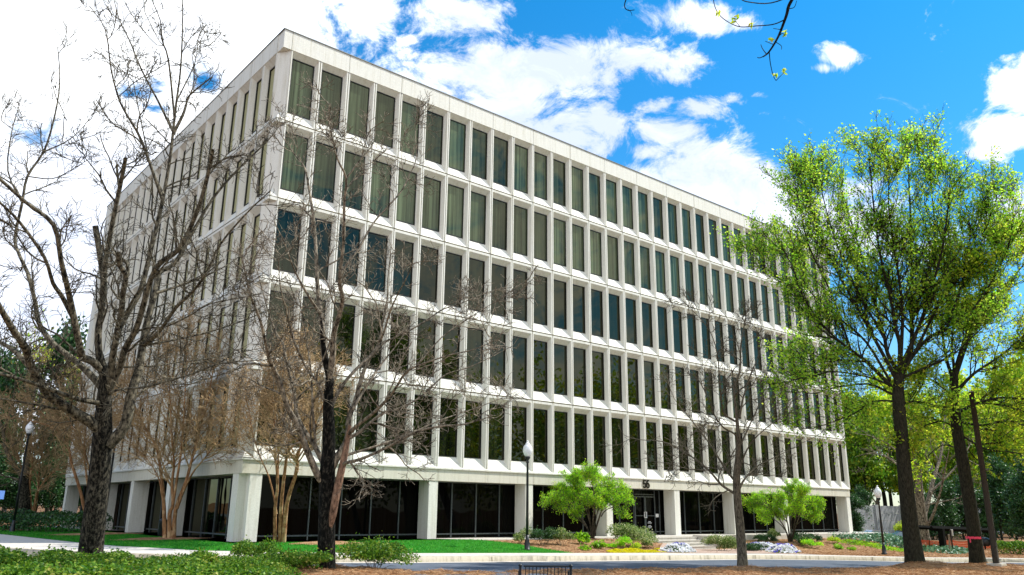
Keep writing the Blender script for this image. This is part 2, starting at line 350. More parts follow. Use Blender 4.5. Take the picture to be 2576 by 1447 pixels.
# ------------------------------------------------------------------ sky and sun
SUN_EL = 50; SUN_H = (.900, -.436)
w = bpy.data.worlds.new('World'); bpy.context.scene.world = w; w.use_nodes = True
nt = w.node_tree; nt.nodes.clear(); wo = N(nt, 'ShaderNodeOutputWorld')
sky = N(nt, 'ShaderNodeTexSky'); sky.sky_type = 'NISHITA'; sky.sun_disc = False
sky.sun_elevation = R_(SUN_EL); sky.sun_rotation = math.atan2(SUN_H[0], SUN_H[1]); sky.ozone_density = 2.2; sky.dust_density = .4
tint = N(nt, 'ShaderNodeMix', data_type='RGBA', blend_type='MULTIPLY'); tint.inputs[0].default_value = 1; tint.inputs[7].default_value = (.12, .98, 1.42, 1)
nt.links.new(sky.outputs[0], tint.inputs[6])
bg1 = N(nt, 'ShaderNodeBackground', ins={'Strength': .084}); nt.links.new(tint.outputs[2], bg1.inputs[0])
tc = N(nt, 'ShaderNodeTexCoord'); sx = N(nt, 'ShaderNodeSeparateXYZ'); nt.links.new(tc.outputs['Generated'], sx.inputs[0])
th = ramp(nt, [(.02, (.85, .95, 1.0)), (.30, (.30, .98, 1.30)), (.6, (.10, .98, 1.42))]); nt.links.new(sx.outputs['Z'], th.inputs[0]); nt.links.new(th.outputs[0], tint.inputs[7])
def vdot(v):
    n = N(nt, 'ShaderNodeVectorMath', operation='DOT_PRODUCT'); n.inputs[1].default_value = tuple(v); nt.links.new(tc.outputs['Generated'], n.inputs[0]); return n.outputs['Value']
def mth(op, a, b=None, c=None, clamp=False):
    n = N(nt, 'ShaderNodeMath', operation=op, use_clamp=clamp)
    for i, x in enumerate((a, b, c)):
        if x is None: continue
        if isinstance(x, (int, float)): n.inputs[i].default_value = x
        else: nt.links.new(x, n.inputs[i])
    return n.outputs[0]
# cloud banks: each a soft oval about a compass direction and height in the sky
FB = [(100, 700, 420, 330, 1.3), (100, 60, 620, 330, 1.35), (420, 430, 420, 330, 1.5), (640, 40, 270, 150, 1.2), (905, 45, 92, 72, 1.0), (1022, 100, 26, 16, .75), (1150, 38, 118, 52, .95), (1090, 10, 50, 30, .7),
      (1230, 195, 215, 82, 1.15), (1420, 175, 210, 64, 1.05), (1600, 150, 175, 52, .95), (1690, 185, 70, 40, .8), (1240, 290, 190, 90, 1.1), (1400, 345, 150, 85, 1.05), (1512, 312, 58, 55, .95),
      (1690, 330, 90, 42, .74), (1760, 270, 80, 30, .7), (1640, 385, 70, 26, .72), (1745, 380, 90, 40, .72), (1650, 265, 60, 28, .66), (1845, 250, 40, 20, .66),
      (1800, 450, 190, 78, 1.15), (1900, 480, 170, 90, 1.1), (1700, 500, 160, 100, 1.1), (1770, 45, 130, 48, .82), (1860, 60, 60, 30, .7), (2125, 140, 70, 30, .76), (2065, 172, 40, 16, .62),
      (2590, 215, 85, 75, 1.05), (2545, 335, 120, 48, 1.0), (2470, 385, 60, 24, .8), (2590, 560, 120, 90, .9), (2000, 560, 330, 120, 1.0), (1915, 240, 36, 12, .6)]
HOLES = [(335, 232, 80, 30, .72), (392, 272, 80, 28, .72), (512, 212, 50, 34, .75)]
mpw = N(nt, 'ShaderNodeMapping'); mpw.inputs['Scale'].default_value = (1, 1, 1.5); nt.links.new(tc.outputs['Generated'], mpw.inputs[0])
nz = N(nt, 'ShaderNodeTexNoise', ins={'Scale': 13.0, 'Detail': 9, 'Roughness': .70, 'Distortion': .5}); nt.links.new(mpw.outputs[0], nz.inputs[0])
# compass bearing and height laid out on a tangent plane of the sky vault
fwd = mth('MAXIMUM', vdot(M3[2]), .05); cv = N(nt, 'ShaderNodeCombineXYZ'); nt.links.new(mth('DIVIDE', vdot(M3[0]), fwd), cv.inputs[0]); nt.links.new(mth('DIVIDE', vdot(M3[1]), fwd), cv.inputs[1])
def blob(x, y, rx, ry, a):
    n = N(nt, 'ShaderNodeVectorMath', operation='MULTIPLY_ADD'); sx, sy = FV/rx, FV/ry
    n.inputs[1].default_value = (sx, sy, 0); n.inputs[2].default_value = (-(x-1288.0)/FV*sx, (y-723.5)/FV*sy, 0); nt.links.new(cv.outputs[0], n.inputs[0])
    d = N(nt, 'ShaderNodeVectorMath', operation='DOT_PRODUCT'); nt.links.new(n.outputs[0], d.inputs[0]); nt.links.new(n.outputs[0], d.inputs[1])
    return mth('MULTIPLY', mth('POWER', .4724, d.outputs['Value']), a)
dens = None
for bb in FB:
    o = blob(*bb); dens = o if dens is None else mth('SMOOTH_MAX', dens, o, .12)
hol = None
for bb in HOLES:
    o = blob(*bb); hol = o if hol is None else mth('MAXIMUM', hol, o)
dens = mth('SUBTRACT', dens, hol)
# the half of the sky behind the viewer: broken cumulus from the same noise
back = mth('MULTIPLY_ADD', vdot(M3[2]), -1.6, .35, True)
nb = N(nt, 'ShaderNodeTexNoise', ins={'Scale': 2.6, 'Detail': 2}); nt.links.new(mpw.outputs[0], nb.inputs[0])
dens = mth('ADD', dens, mth('MULTIPLY', back, mth('MULTIPLY_ADD', nb.outputs[0], 4.5, -1.15)))
dens = mth('ADD', dens, mth('MULTIPLY', mth('SUBTRACT', nz.outputs[0], .5), 2.3))
cm = N(nt, 'ShaderNodeMapRange', interpolation_type='SMOOTHSTEP', ins={'From Min': .32, 'From Max': .80}); nt.links.new(dens, cm.inputs[0])
cr = ramp(nt, [(.40, (.46, .52, .66)), (.50, (.66, .71, .82)), (.62, (.94, .97, 1.0))])
nt.links.new(mth('MULTIPLY_ADD', nz.outputs[0], .35, mth('MULTIPLY', nb.outputs[0], .70)), cr.inputs[0])
bg2 = N(nt, 'ShaderNodeBackground', ins={'Strength': .98}); nt.links.new(cr.outputs[0], bg2.inputs[0])
mxw = N(nt, 'ShaderNodeMixShader'); nt.links.new(cm.outputs[0], mxw.inputs[0]); nt.links.new(bg1.outputs[0], mxw.inputs[1]); nt.links.new(bg2.outputs[0], mxw.inputs[2]); nt.links.new(mxw.outputs[0], wo.inputs[0])
w.cycles.sampling_method = 'MANUAL'; w.cycles.sample_map_resolution = 512
sun = bpy.data.objects.new('sun', bpy.data.lights.new('sun', 'SUN')); C.objects.link(sun)
sun.data.energy = 3.7; sun.data.angle = R_(.5); sun.data.color = (1, .95, .86)
sd = Vector((SUN_H[0]*math.cos(R_(SUN_EL)), SUN_H[1]*math.cos(R_(SUN_EL)), math.sin(R_(SUN_EL)))); sun.rotation_euler = sd.to_track_quat('Z', 'Y').to_euler(); sun.location = (20, -20, 60)
sc = bpy.context.scene; sc.view_settings.view_transform = 'Standard'; sc.view_settings.look = 'None'; sc.view_settings.exposure = .90; sc.view_settings.gamma = 1
try: sc.cycles.max_bounces = 8; sc.cycles.transparent_max_bounces = 8; sc.cycles.use_denoising = True
except Exception: pass
# ------------------------------------------------------------------ ground
import bmesh
def drape(name, poly, zf, mat, step=.8, kind='structure', dz=0.0):
    bm = bmesh.new(); f = bm.faces.new([bm.verts.new((p[0], p[1], 0)) for p in poly]); bmesh.ops.triangulate(bm, faces=[f])
    xs = [p[0] for p in poly]; ys = [p[1] for p in poly]
    for ax, lo, hi in ((0, min(xs), max(xs)), (1, min(ys), max(ys))):
        k = math.ceil(lo/step)*step
        while k < hi:
            co = (k, 0, 0) if ax == 0 else (0, k, 0); no = (1, 0, 0) if ax == 0 else (0, 1, 0)
            bmesh.ops.bisect_plane(bm, geom=bm.verts[:]+bm.edges[:]+bm.faces[:], plane_co=co, plane_no=no, dist=1e-5); k += step
    bm.verts.ensure_lookup_table(); co = np.array([v.co[:2] for v in bm.verts]); z = zf(co[:, 0], co[:, 1])+dz
    for v, q in zip(bm.verts, z): v.co.z = q
    bmesh.ops.recalc_face_normals(bm, faces=bm.faces)
    if sum(f.normal.z for f in bm.faces) < 0: bmesh.ops.reverse_faces(bm, faces=bm.faces)
    me = bpy.data.meshes.new(name); bm.to_mesh(me); bm.free(); me.materials.append(mat)
    for p in me.polygons: p.use_smooth = True
    o = bpy.data.objects.new(name, me); C.objects.link(o); tag(o, kind=kind); return o
gkf = lambda x, y: gk(np.asarray(x, float))
KP = [on_g(x, y, gkf)[:2] for x, y in [(-260, 1366), (-100, 1374), (0, 1380), (150, 1388), (300, 1394), (500, 1399.5), (700, 1402), (1030, 1402.5), (1300, 1401.5), (1600, 1400), (1900, 1398), (2080, 1400.5), (2250, 1404), (2450, 1406), (2600, 1408), (2800, 1412)]]
BP = [on_g(x, y)[:2] for x, y in [(-260, 1334), (-100, 1339), (0, 1345), (100, 1356), (200, 1367), (300, 1376), (500, 1387), (700, 1391.5), (1030, 1393.5), (1300, 1393), (1600, 1392.5), (1760, 1392), (1900, 1393.5), (2080, 1397.5), (2250, 1401.5), (2450, 1404), (2600, 1406), (2800, 1410)]]
# base earth, dropping below the road on the near side of the kerb
kx = np.array([p[0] for p in KP[::-1]]); ky = np.array([p[1] for p in KP])
def kerb_y(x):
    xs = np.array([p[0] for p in KP]); o = np.argsort(xs); return np.interp(x, xs[o], np.array([p[1] for p in KP])[o])
def base_z(x, y):
    north = sstep(-.2, 1.2, y-kerb_y(x)); return (ground(x, y)-.06)*north+(gk(x)-.55)*(1-north)
def grid_sheet(name, x0, x1, y0, y1, nx, ny, zf, mat):
    X, Y = np.meshgrid(np.linspace(x0, x1, nx), np.linspace(y0, y1, ny)); Z = zf(X, Y)
    i = np.arange(ny-1)[:, None]*nx+np.arange(nx-1)[None, :]
    o = npmesh(name, np.stack([X, Y, Z], -1).reshape(-1, 3), np.stack([i, i+1, i+nx+1, i+nx], -1).reshape(-1, 4), mat, None, True); tag(o, kind='structure'); return o
def wide_z(x, y):
    z = base_z(x, y); r = np.hypot(x-15, y); return z+.02*np.clip(r-120, 0, 300)*.5
grid_sheet('ground', -60, 110, -60, 110, 171, 171, wide_z, K['soil'])
def far_z(x, y): return np.where((np.abs(x-25) < 84) & (np.abs(y-25) < 84), -4.0, wide_z(x, y)-.15)
grid_sheet('outer_ground', -900, 900, -900, 900, 91, 91, far_z, K['soil'])
# driveway in front, gutter, kerb, sidewalk
rz = lambda x, y: gk(x)-.155
road_poly = [tuple(p) for p in KP]+[(62, -34), (-45, -34), (-45, 30)]
drape('road', road_poly, rz, K['asphalt'], 2.0)
def offset(line, d):
    o = []
    for i in range(len(line)):
        t = np.array(line[min(i+1, len(line)-1)])-np.array(line[max(i-1, 0)]); t /= np.linalg.norm(t); o.append((line[i][0]+t[1]*d, line[i][1]-t[0]*d))
    return o
def dense(line, step=.6):
    o = []
    for a, b in zip(line[:-1], line[1:]):
        n = max(1, int(np.hypot(b[0]-a[0], b[1]-a[1])/step)); o += [(a[0]+(b[0]-a[0])*k/n, a[1]+(b[1]-a[1])*k/n) for k in range(n)]
    return o+[tuple(line[-1])]
KD = dense(KP, 1.0); kin = offset(KD, -.16); kout = offset(KD, .03); gut = offset(KD, .42)
def strip(name, lines, mat, closed_gap=None):
    V = []; Q = []; n = len(lines[0])
    for l in lines: V += l
    for a in range(len(lines)-1):
        for i in range(n-1): Q.append((a*n+i, a*n+i+1, (a+1)*n+i+1, (a+1)*n+i))
    return tag(npmesh(name, V, Q, mat), kind='structure')
G = lambda l, dz: [(x, y, float(gk(x))+dz) for x, y in l]
strip('kerb', [G(kin, -.3), G(kin, .03), G(KD, .025), G(kout, -.165)], K['kerb'])
strip('gutter', [G(kout, -.145), G(gut, -.148)], K['walk'])
mb = MB()
for i in range(4, len(KD)-1, 3):     # kerb joints
    a = np.array(KD[i]); t = np.array(KD[i+1])-a; t /= np.linalg.norm(t); nrm = np.array([t[1], -t[0]]); z = float(gk(a[0]))
    p = a+nrm*.012-t*.012; q = a+nrm*.012+t*.012; p2 = a+nrm*.038-t*.012; q2 = a+nrm*.038+t*.012
    mb.quad((*p, z+.027), (*q, z+.027), (*q2, z-.15), (*p2, z-.15))
jo = mb.build('kerb_joints', K['joint']); tag(jo, kind='structure')
side_poly = [tuple(p) for p in offset(KP, -.10)]+[tuple(p) for p in BP[::-1]]
drape('sidewalk', side_poly, ground, K['walk'], .8, dz=.022)
mb = MB()
for i in range(2, len(KD)-20, 2):   # sidewalk score lines
    a = np.array(kin[i]); x, y = a
    t = np.array(KD[i+1])-np.array(KD[i]); t /= np.linalg.norm(t); nrm = -np.array([t[1], -t[0]]); b = a+nrm*1.5
    z0 = float(ground(*a))+.028; z1 = float(ground(*b))+.028
    mb.quad((a[0]-t[0]*.008, a[1]-t[1]*.008, z0), (a[0]+t[0]*.008, a[1]+t[1]*.008, z0), (b[0]+t[0]*.008, b[1]+t[1]*.008, z1), (b[0]-t[0]*.008, b[1]-t[1]*.008, z1))
jo2 = mb.build('sidewalk_joints', K['joint']); tag(jo2, kind='structure')
# mulch bed and lawn on the building side
bed_poly = [tuple(p) for p in BP[8:]]+[(74, -16), (74, -2), (50.3, 4), (50.3, -1.46), (0, -1.46)]
drape('mulch_bed', bed_poly, ground, K['straw'], .8, dz=-.012)
tipL = [on_g(x, y)[:2] for x, y in [(1445, 1392.6), (1380, 1384), (1330, 1375), (1290, 1368.5), (1262, 1365.5)]]
LAWN = [tuple(p) for p in BP[:10]]+[tuple(p) for p in tipL]+[(tipL[-1][0]-.4, -1.46), (-1.16, -1.46), (-1.16, 22), (-1.6, 29), (-4.5, 33)]
lawn = drape('lawn', LAWN, ground, K['turf'], .8, kind='stuff', dz=.028)
lawn['label'] = 'short bright green lawn between sidewalk and building'
def in_poly(pts, poly):
    x, y = pts[:, 0], pts[:, 1]; r = np.zeros(len(pts), bool); j = len(poly)-1
    for i in range(len(poly)):
        xi, yi = poly[i]; xj, yj = poly[j]
        c = ((yi > y) != (yj > y)) & (x < (xj-xi)*(y-yi)/(yj-yi+1e-12)+xi); r ^= c; j = i
    return r
rng = np.random.default_rng(5)
pts = rng.random((150000, 2))*np.array([26, 38])+np.array([-8, -10]); pts = pts[in_poly(pts, LAWN)]
RINGS = [(-1.75, 4.35, 2.0, 1.0), (2.35, -2.25, 1.55, .8), (-2.6, 12.0, 2.2, 1.1), (-4.3, 21.5, .8, .8)]   # mulch rings cut into the turf
keep = np.ones(len(pts), bool)
for cx, cy, rx, ry in RINGS: keep &= ((pts[:, 0]-cx)**2+(pts[:, 1]-cy)**2 > rx*ry)
pts = pts[keep]; cen = np.c_[pts, ground(pts[:, 0], pts[:, 1])+.055]
dirs = np.c_[rng.normal(size=(len(cen), 2))*.45, np.ones(len(cen))]
v, q = leaf_quads(cen, .075, rng, asp=.22, dirs=dirs)
g = npmesh('grass', v, q, K['grass']); tag(g, 'short grass blades of the lawn in front of the building', 'grass', kind='stuff')
def mound(name, cx, cy, rx, ry, h, label=None):
    n = 40; V = [(cx, cy, float(ground(cx, cy))+.03+h)]; F = []; rg = np.random.default_rng(int(abs(cx*91+cy*17)))
    ph = rg.random(3)*6
    for k, s in enumerate((.3, .6, .85, 1.0)):
        for j in range(n):
            a = 2*PI*j/n; wob = 1+.07*math.sin(3*a+ph[0])+.05*math.sin(7*a+ph[1]); x = cx+rx*s*wob*math.cos(a); y = cy+ry*s*wob*math.sin(a)
            V.append((x, y, float(ground(x, y))+.038+h*(1-s*s)+rg.normal()*.008))
    T = [(0, 1+j, 1+(j+1) % n) for j in range(n)]; Q = [(1+k*n+j, 1+k*n+(j+1) % n, 1+(k+1)*n+(j+1) % n, 1+(k+1)*n+j) for k in range(3) for j in range(n)]
    T = [(a, b, c) for a, b, c in T]; Q = [(a, d, c, b) for a, b, c, d in Q]
    return tag(npmesh(name, V, Q, K['straw'], None, True, T), kind='structure')
for cx, cy, rx, ry in RINGS: mound('mulch_ring', cx, cy, rx, ry, .06)
# near island of pine straw
EPX = [(1030, 1436), (1300, 1435), (1500, 1434), (1700, 1432), (1850, 1427), (2000, 1433), (2150, 1432), (2300, 1426), (2450, 1424), (2600, 1423)]
EP = [on_g(x, y, lambda a, b: gk(a)-.155)[:2] for x, y in EPX]
ISL = [(-16, 9.0), (-11.5, 1.0), (-9.0, -3.6), (-4.5, -8.2), (-1.2, -10.2)]+[tuple(p) for p in EP]+[(40, -31), (-30, -31), (-30, 9)]
MOUNDS = []
_d = dense(ISL[:15], .7)
EDGE = np.array(_d)
def island_z(x, y):
    x = np.asarray(x, float); y = np.asarray(y, float)
    d = np.full(x.shape, 99.)
    for ex, ey in EDGE: d = np.minimum(d, np.hypot(x-ex, y-ey))
    z = gk(x)-.20+.11*sstep(0, 1.2, d)
    for mx, my, r, h in MOUNDS: z = z+h*np.exp(-((x-mx)**2+(y-my)**2)/(r*r))
    return z+(.025*np.sin(x*2.1+y*1.3)+.02*np.sin(x*4.7-y*3.9)+.012*np.sin(x*9.1+y*7.7))*sstep(0, .8, d)
T_S = (14.6, -12.9); T_G = (20.7, -16.9); T_H = (24.9, -17.7)
BENCH = P(1372.5, 1421, 18.6)
MOUNDS += [(BENCH[0], BENCH[1], 2.6, -.36), (T_S[0], T_S[1], 1.1, .16), (T_G[0], T_G[1], 1.5, .20), (T_H[0], T_H[1], 1.4, .16), (17.3, -15.4, 1.0, .10), (22.8, -18.0, .9, .08)]
bm_i = drape('mulch_island', ISL, island_z, K['straw'], .5)
pts = rng.random((240000, 2))*np.array([34, 16])+np.array([-6, -26]); pts = pts[in_poly(pts, ISL)]
vis = np.array([0]); M = (np.c_[pts, gk(pts[:, 0])]-CAM) @ M3.T; yy = 723.5-FV*M[:, 1]/M[:, 2]; xx = 1288+FV*M[:, 0]/M[:, 2]
pts = pts[(yy < 1500) & (xx > 700) & (xx < 2650)][:60000]
cen = np.c_[pts, island_z(pts[:, 0], pts[:, 1])+.02]
dirs = np.c_[rng.normal(size=(len(cen), 2)), rng.normal(size=len(cen))*.25]
v, q = leaf_quads(cen, .2, rng, asp=.06, dirs=dirs)
tag(npmesh('pine_needles', v, q, K['needle']), 'loose brown pine needles scattered on the near mulch', 'pine straw', kind='stuff')
pts = rng.random((120000, 2))*np.array([50, 14])+np.array([5, -16]); pts = pts[in_poly(pts, bed_poly) & ~in_poly(pts, LAWN)][:30000]
cen = np.c_[pts, ground(pts[:, 0], pts[:, 1])+.015]
dirs = np.c_[rng.normal(size=(len(cen), 2)), rng.normal(size=len(cen))*.2]
v, q = leaf_quads(cen, .2, rng, asp=.07, dirs=dirs)
tag(npmesh('bed_needles', v, q, K['needle']), 'brown pine needles over the planting bed by the terrace', 'pine straw', kind='stuff')
# ------------------------------------------------------------------ office building
W = 1.5; FH = 3.7388; Z5 = 3.2247; ZF = 21.7675; ZT = 22.69; NF = 32; NL = 19; L0 = .65; XR = 47.84; YB = 30.15
DEP = .27; SPL = .10; FIN = .085; GR = .022; SB, ST = .55, .40
bld = thing('office_building', 'white precast concrete office block of five window storeys over a glazed ground floor', 'building')
front = lambda u, d, z: (u, d, z)
left = lambda u, d, z: (-.40+d, u, z)
def mods(face):
    if face == 'f': return [(i*W, (i+1)*W) for i in range(31)]+[(46.5, 47.74)]
    return [(L0+i*W, L0+(i+1)*W) for i in range(NL)]
def facade(face):
    F = front if face == 'f' else left; mb = MB()
    def q(a, b, c, d): mb.quad(F(*a), F(*b), F(*c), F(*d))
    ms = mods(face); u0 = ms[0][0]; u1 = ms[-1][1]
    for fl in range(5):
        zb = Z5+fl*FH; zt = zb+FH; top = fl == 4; zh = zt-.15; zc = zt-.03
        b = zb+.03; gz = ZF if top else zc
        for i, (a, e) in enumerate(ms):
            for (p0, p1) in ((a+GR, a+FIN), (e-FIN, e-GR)):
                q((p0, 0, b), (p1, 0, b), (p1, 0, gz), (p0, 0, gz))
            q((a+GR, 0, b), (a+GR, .04, b), (a+GR, .04, gz), (a+GR, 0, gz)); q((e-GR, 0, b), (e-GR, .04, b), (e-GR, .04, gz), (e-GR, 0, gz))
            if not top: q((a+FIN, 0, zh), (e-FIN, 0, zh), (e-FIN, 0, zc), (a+FIN, 0, zc))
            zh2 = ZF if top else zh
            f = [(a+FIN, 0, b), (e-FIN, 0, b), (e-FIN, 0, zh2), (a+FIN, 0, zh2)]
            k = [(a+FIN+SPL, DEP, zb+SB), (e-FIN-SPL, DEP, zb+SB), (e-FIN-SPL, DEP, zt-ST), (a+FIN+SPL, DEP, zt-ST)]
            for s in range(4): q(f[s], f[(s+1) % 4], k[(s+1) % 4], k[s])
        # floor-line groove lips
        q((u0, 0, b), (u1, 0, b), (u1, .04, b), (u0, .04, b))
        if not top: q((u0, 0, zc), (u1, 0, zc), (u1, .04, zc), (u0, .04, zc))
    q((u0, 0, Z5+.03), (u1, 0, Z5+.03), (u1, -.03, Z5), (u0, -.03, Z5)); q((u0, -.03, Z5), (u1, -.03, Z5), (u1, -.03, Z5-.07), (u0, -.03, Z5-.07)); q((u0, -.03, Z5-.07), (u1, -.03, Z5-.07), (u1, .3, Z5-.07), (u0, .3, Z5-.07))
    return mb
pf = facade('f').build('front_facade', K['concrete'], bld); ps = facade('l').build('side_facade', K['concrete'], bld)
# recessed joint filler behind fins and floor lines
mb = MB()
for face, F in (('f', front), ('l', left)):
    ms = mods(face); u0 = ms[0][0]; u1 = ms[-1][1]
    for u in [m[0] for m in ms]+[u1]: mb.quad(F(u-GR-.004, .038, Z5), F(u+GR+.004, .038, Z5), F(u+GR+.004, .038, ZF), F(u-GR-.004, .038, ZF))
    for fl in range(1, 5):
        z = Z5+fl*FH; mb.quad(F(u0, .036, z-.034), F(u1, .036, z-.034), F(u1, .036, z+.034), F(u0, .036, z+.034))
mb.build('joint_filler', K['joint'], bld)
# corner pier with its notch, caps and small sloped sills
A = (-.40, L0); B_ = (0.0, 0.0); Ci = (-.16, .26)
mb = MB()
for p, q_ in ((A, Ci), (Ci, B_)): mb.quad((*p, Z5), (*q_, Z5), (*q_, ZF), (*p, ZF))
for fl in range(0, 5):
    z = Z5+fl*FH; lo = z-.15 if fl else z-.07
    cap = [A, (-.40, 0), B_, Ci]
    mb.prism(cap, lo, z-.03 if fl else z)
    zb = z+.03
    if fl: mb.prism([(-.37, L0-.02), (-.37, .03), (-.02, .03), (-.14, .28)], z-.03, z+.03)
    t = (Ci[0], Ci[1], z+.46)
    mb.tri((-.40, 0, zb), (*B_, zb), t); mb.tri((*A, zb), (-.40, 0, zb), t)
mb.prism([(-.43, L0), (-.43, -.03), (0, -.03), (0, .3), (-.1, L0)], Z5-.07, Z5-.001)
mb.build('corner_pier', K['concrete'], bld)
mb = MB()
mb.box(47.74, .001, Z5-.07, XR, .8, ZF-.002); mb.box(-.398, 29.15+.001, Z5-.07, .4, YB, ZF-.002); mb.box(47.3, .8, 2.63, XR-.001, YB-.01, ZF-.003); mb.box(.4, 29.6, 2.63, 47.3, YB-.02, ZF-.003)
mb.build('end_wall', K['concrete'], bld)
mb = MB(); mb.box(.55, .95, 3.3, 47.2, 29.5, 21.9); mb.box(1.6, 2.4, .02, 46.4, 28.4, 2.63); mb.build('light_block_core', K['frame'], bld)  # unseen dark core boxes added behind the glass to block light
# roof band with panel joints and metal coping
mb = MB(); t = .6
mb.box(-.40, -.02, ZF, XR, t, ZT); mb.box(-.42, t, ZF, .2, YB, ZT); mb.box(XR-.6, t, ZF, XR+.001, YB, ZT); mb.box(.2, YB-.6, ZF, XR-.6, YB-.001, ZT)
nfc = len(mb.f)
for u in [0]+[3*i for i in range(1, 16)]: mb.box(u-.008, -.023, ZF+.01, u+.008, -.015, ZT-.02)
for u in [L0+3*i for i in range(10)]: mb.box(-.424, u-.008, ZF+.01, -.415, u+.008, ZT-.02)
fas = mb.build('parapet_band', K['concrete'], bld); fas.data.materials.append(K['joint'])
for p in fas.data.polygons[nfc:]: p.material_index = 1
mb = MB(); mb.box(-.455, -.055, ZT, XR+.06, .75, ZT+.045); mb.box(-.453, .75, ZT, .35, YB+.05, ZT+.044); mb.box(XR-.75, .75, ZT, XR+.058, YB+.05, ZT+.048); mb.build('coping', K['coping'], bld)
mb = MB(); mb.box(.2, .6, ZT-.5, XR-.6, YB-.6, ZT-.35); mb.build('roof', K['roof'], bld)
# ground-floor beam, soffit, columns
mb = MB(); e = .022
xs = [-.36, .37]+[3.1+3*i for i in range(15)]+[XR-.08]
for a, b in zip(xs[:-1], xs[1:]): mb.box(a+(e if a > 0 else 0), .03, 2.623, b, .62, Z5-.07)
ys = [.621, 3.6]+[6.6+3*i for i in range(8)]+[YB-.08]
for a, b in zip(ys[:-1], ys[1:]): mb.box(-.361, a+e*(a > 1), 2.624, .2, b, Z5-.071)
mb.box(XR-.5, .64, 2.625, XR-.081, YB-.1, Z5-.072); beam = mb.build('ground_beam', K['beam'], bld)
mb = MB(); mb.box(-.30, .07, 2.66, XR-.1, .60, Z5-.08); mb.box(-.30, .6, 2.66, .19, YB-.1, Z5-.08); mb.box(.19, .6, 2.64, XR-.5, 1.3, 2.72); mb.box(.19, 1.3, 2.641, 1.3, YB-.2, 2.721); mb.build('soffit', K['beam'], bld)
cols = [(9.15,), (15.12,), (21.1,), (27.07,), (33.05,), (39.0,)]
for (xr,) in cols: MB().box(xr-.51, .06, -.05, xr, .90, 2.626).build('column', K['concrete'], bld, bevel=.012)
MB().box(XR-.62, .06, -.05, XR-.1, .92, 2.626).build('column', K['concrete'], bld, bevel=.012)
MB().prism([(0, .06), (.52, .06), (.52, .80), (.28, .80), (.28, 1.0), (-.33, 1.0), (-.33, .38), (0, .38)], -.05, 2.626).build('column', K['concrete'], bld, bevel=.012)
for yf in (9.06, 15.0, 21.0, 29.95): MB().box(-.33, yf-.52, -.05, .48, yf, 2.626).build('column', K['concrete'], bld, bevel=.012)
# windows: the hundred that show largest each their own frame and pane, the rest as one part of each
def win_geo(mbf, mbp, F, a, e, zb, off=(0, 0, 0)):
    x0 = a+FIN+SPL; x1 = e-FIN-SPL; z0 = zb+SB; z1 = zb+FH-ST; fw = .035
    def bx(m, u0, u1, d0, d1, w0, w1):
        p = F(u0, d0, w0); q = F(u1, d1, w1); m.box(min(p[0], q[0])-off[0], min(p[1], q[1])-off[1], w0-off[2], max(p[0], q[0])-off[0], max(p[1], q[1])-off[1], w1-off[2])
    bx(mbf, x0, x0+fw, DEP-.03, DEP+.05, z0, z1); bx(mbf, x1-fw, x1, DEP-.03, DEP+.05, z0, z1); bx(mbf, x0+fw, x1-fw, DEP-.03, DEP+.05, z0, z0+fw); bx(mbf, x0+fw, x1-fw, DEP-.03, DEP+.05, z1-fw, z1)
    p = [F(x0+fw*.5, DEP+.01, z0+fw*.5), F(x1-fw*.5, DEP+.01, z0+fw*.5), F(x1-fw*.5, DEP+.01, z1-fw*.5), F(x0+fw*.5, DEP+.01, z1-fw*.5)]
    mbp.quad(*[tuple(np.array(k)-np.array(off)) for k in p])
wins = []
for face, F in (('f', front), ('l', left)):
    for fl in range(5):
        for a, e in mods(face):
            c = np.array(F((a+e)/2, DEP, Z5+fl*FH+FH/2)); vv = c-CAM; dd = np.linalg.norm(vv); nrm = np.array([0, -1, 0]) if face == 'f' else np.array([-1, 0, 0])
            wins.append((-(vv @ nrm)/dd**3*(1 if e-a > 1.4 else .8), face, fl, a, e))
wins.sort(key=lambda t: -t[0])
protos = {}
rf, rp = MB(), MB()
for k, (s, face, fl, a, e) in enumerate(wins):
    F = front if face == 'f' else left
    if k < 100 and e-a > 1.4:
        org = np.array(F(a, 0, Z5+fl*FH))
        if face not in protos:
            mf, mp_ = MB(), MB(); win_geo(mf, mp_, F, a, e, Z5+fl*FH, org); wf = mf.build('window', K['frame'], bld); wp = mp_.build('pane', K['glass'], wf); wf.location = org; protos[face] = wf
        else:
            wf = copy_tree(protos[face], bld); wf.location = org
    else: win_geo(rf, rp, F, a, e, Z5+fl*FH)
r = rf.build('window_frames', K['frame'], bld); r['kind'] = 'stuff'; r2 = rp.build('window_panes', K['glass'], bld); r2['kind'] = 'stuff'
# glazed ground floor: one glazed wall per bay, mullions and rail
def glazing(F, a, e, mull, d=1.0, door=None):
    g = MB(); p = [F(a, d, .02), F(e, d, .02), F(e, d, 2.64), F(a, d, 2.64)]; g.quad(*p); gw = g.build('glazed_wall', K['glass0'], bld)
    m = MB()
    def bx(u0, u1, d0, d1, z0, z1):
        p = F(u0, d0, z0); q = F(u1, d1, z1); m.box(min(p[0], q[0]), min(p[1], q[1]), z0, max(p[0], q[0]), max(p[1], q[1]), z1)
    for u in mull: bx(u-.025, u+.025, d-.07, d-.005, .0, 2.64)
    bx(a, e, d-.055, d-.004, .16, .22); bx(a, e, d-.05, d-.004, 2.58, 2.638)
    m.build('mullion', K['mullion'], gw)
edges = [.28]+[c[0] for c in cols]+[XR-.1]
for i in range(7):
    a = edges[i]; e = (edges[i+1]-.51) if i < 6 else XR-.62
    ml = [u for u in [1.62+1.5*k for k in range(31)] if a+.25 < u < e-.25]
    if i == 3: ml = [22.62, 23.86, 25.76, 26.2]
    glazing(front, a-.1, e+.1, ml)
ye = [1.0, 9.06, 15.0, 21.0, 29.95]
lf1 = lambda u, d, z: (-.28+d, u, z)
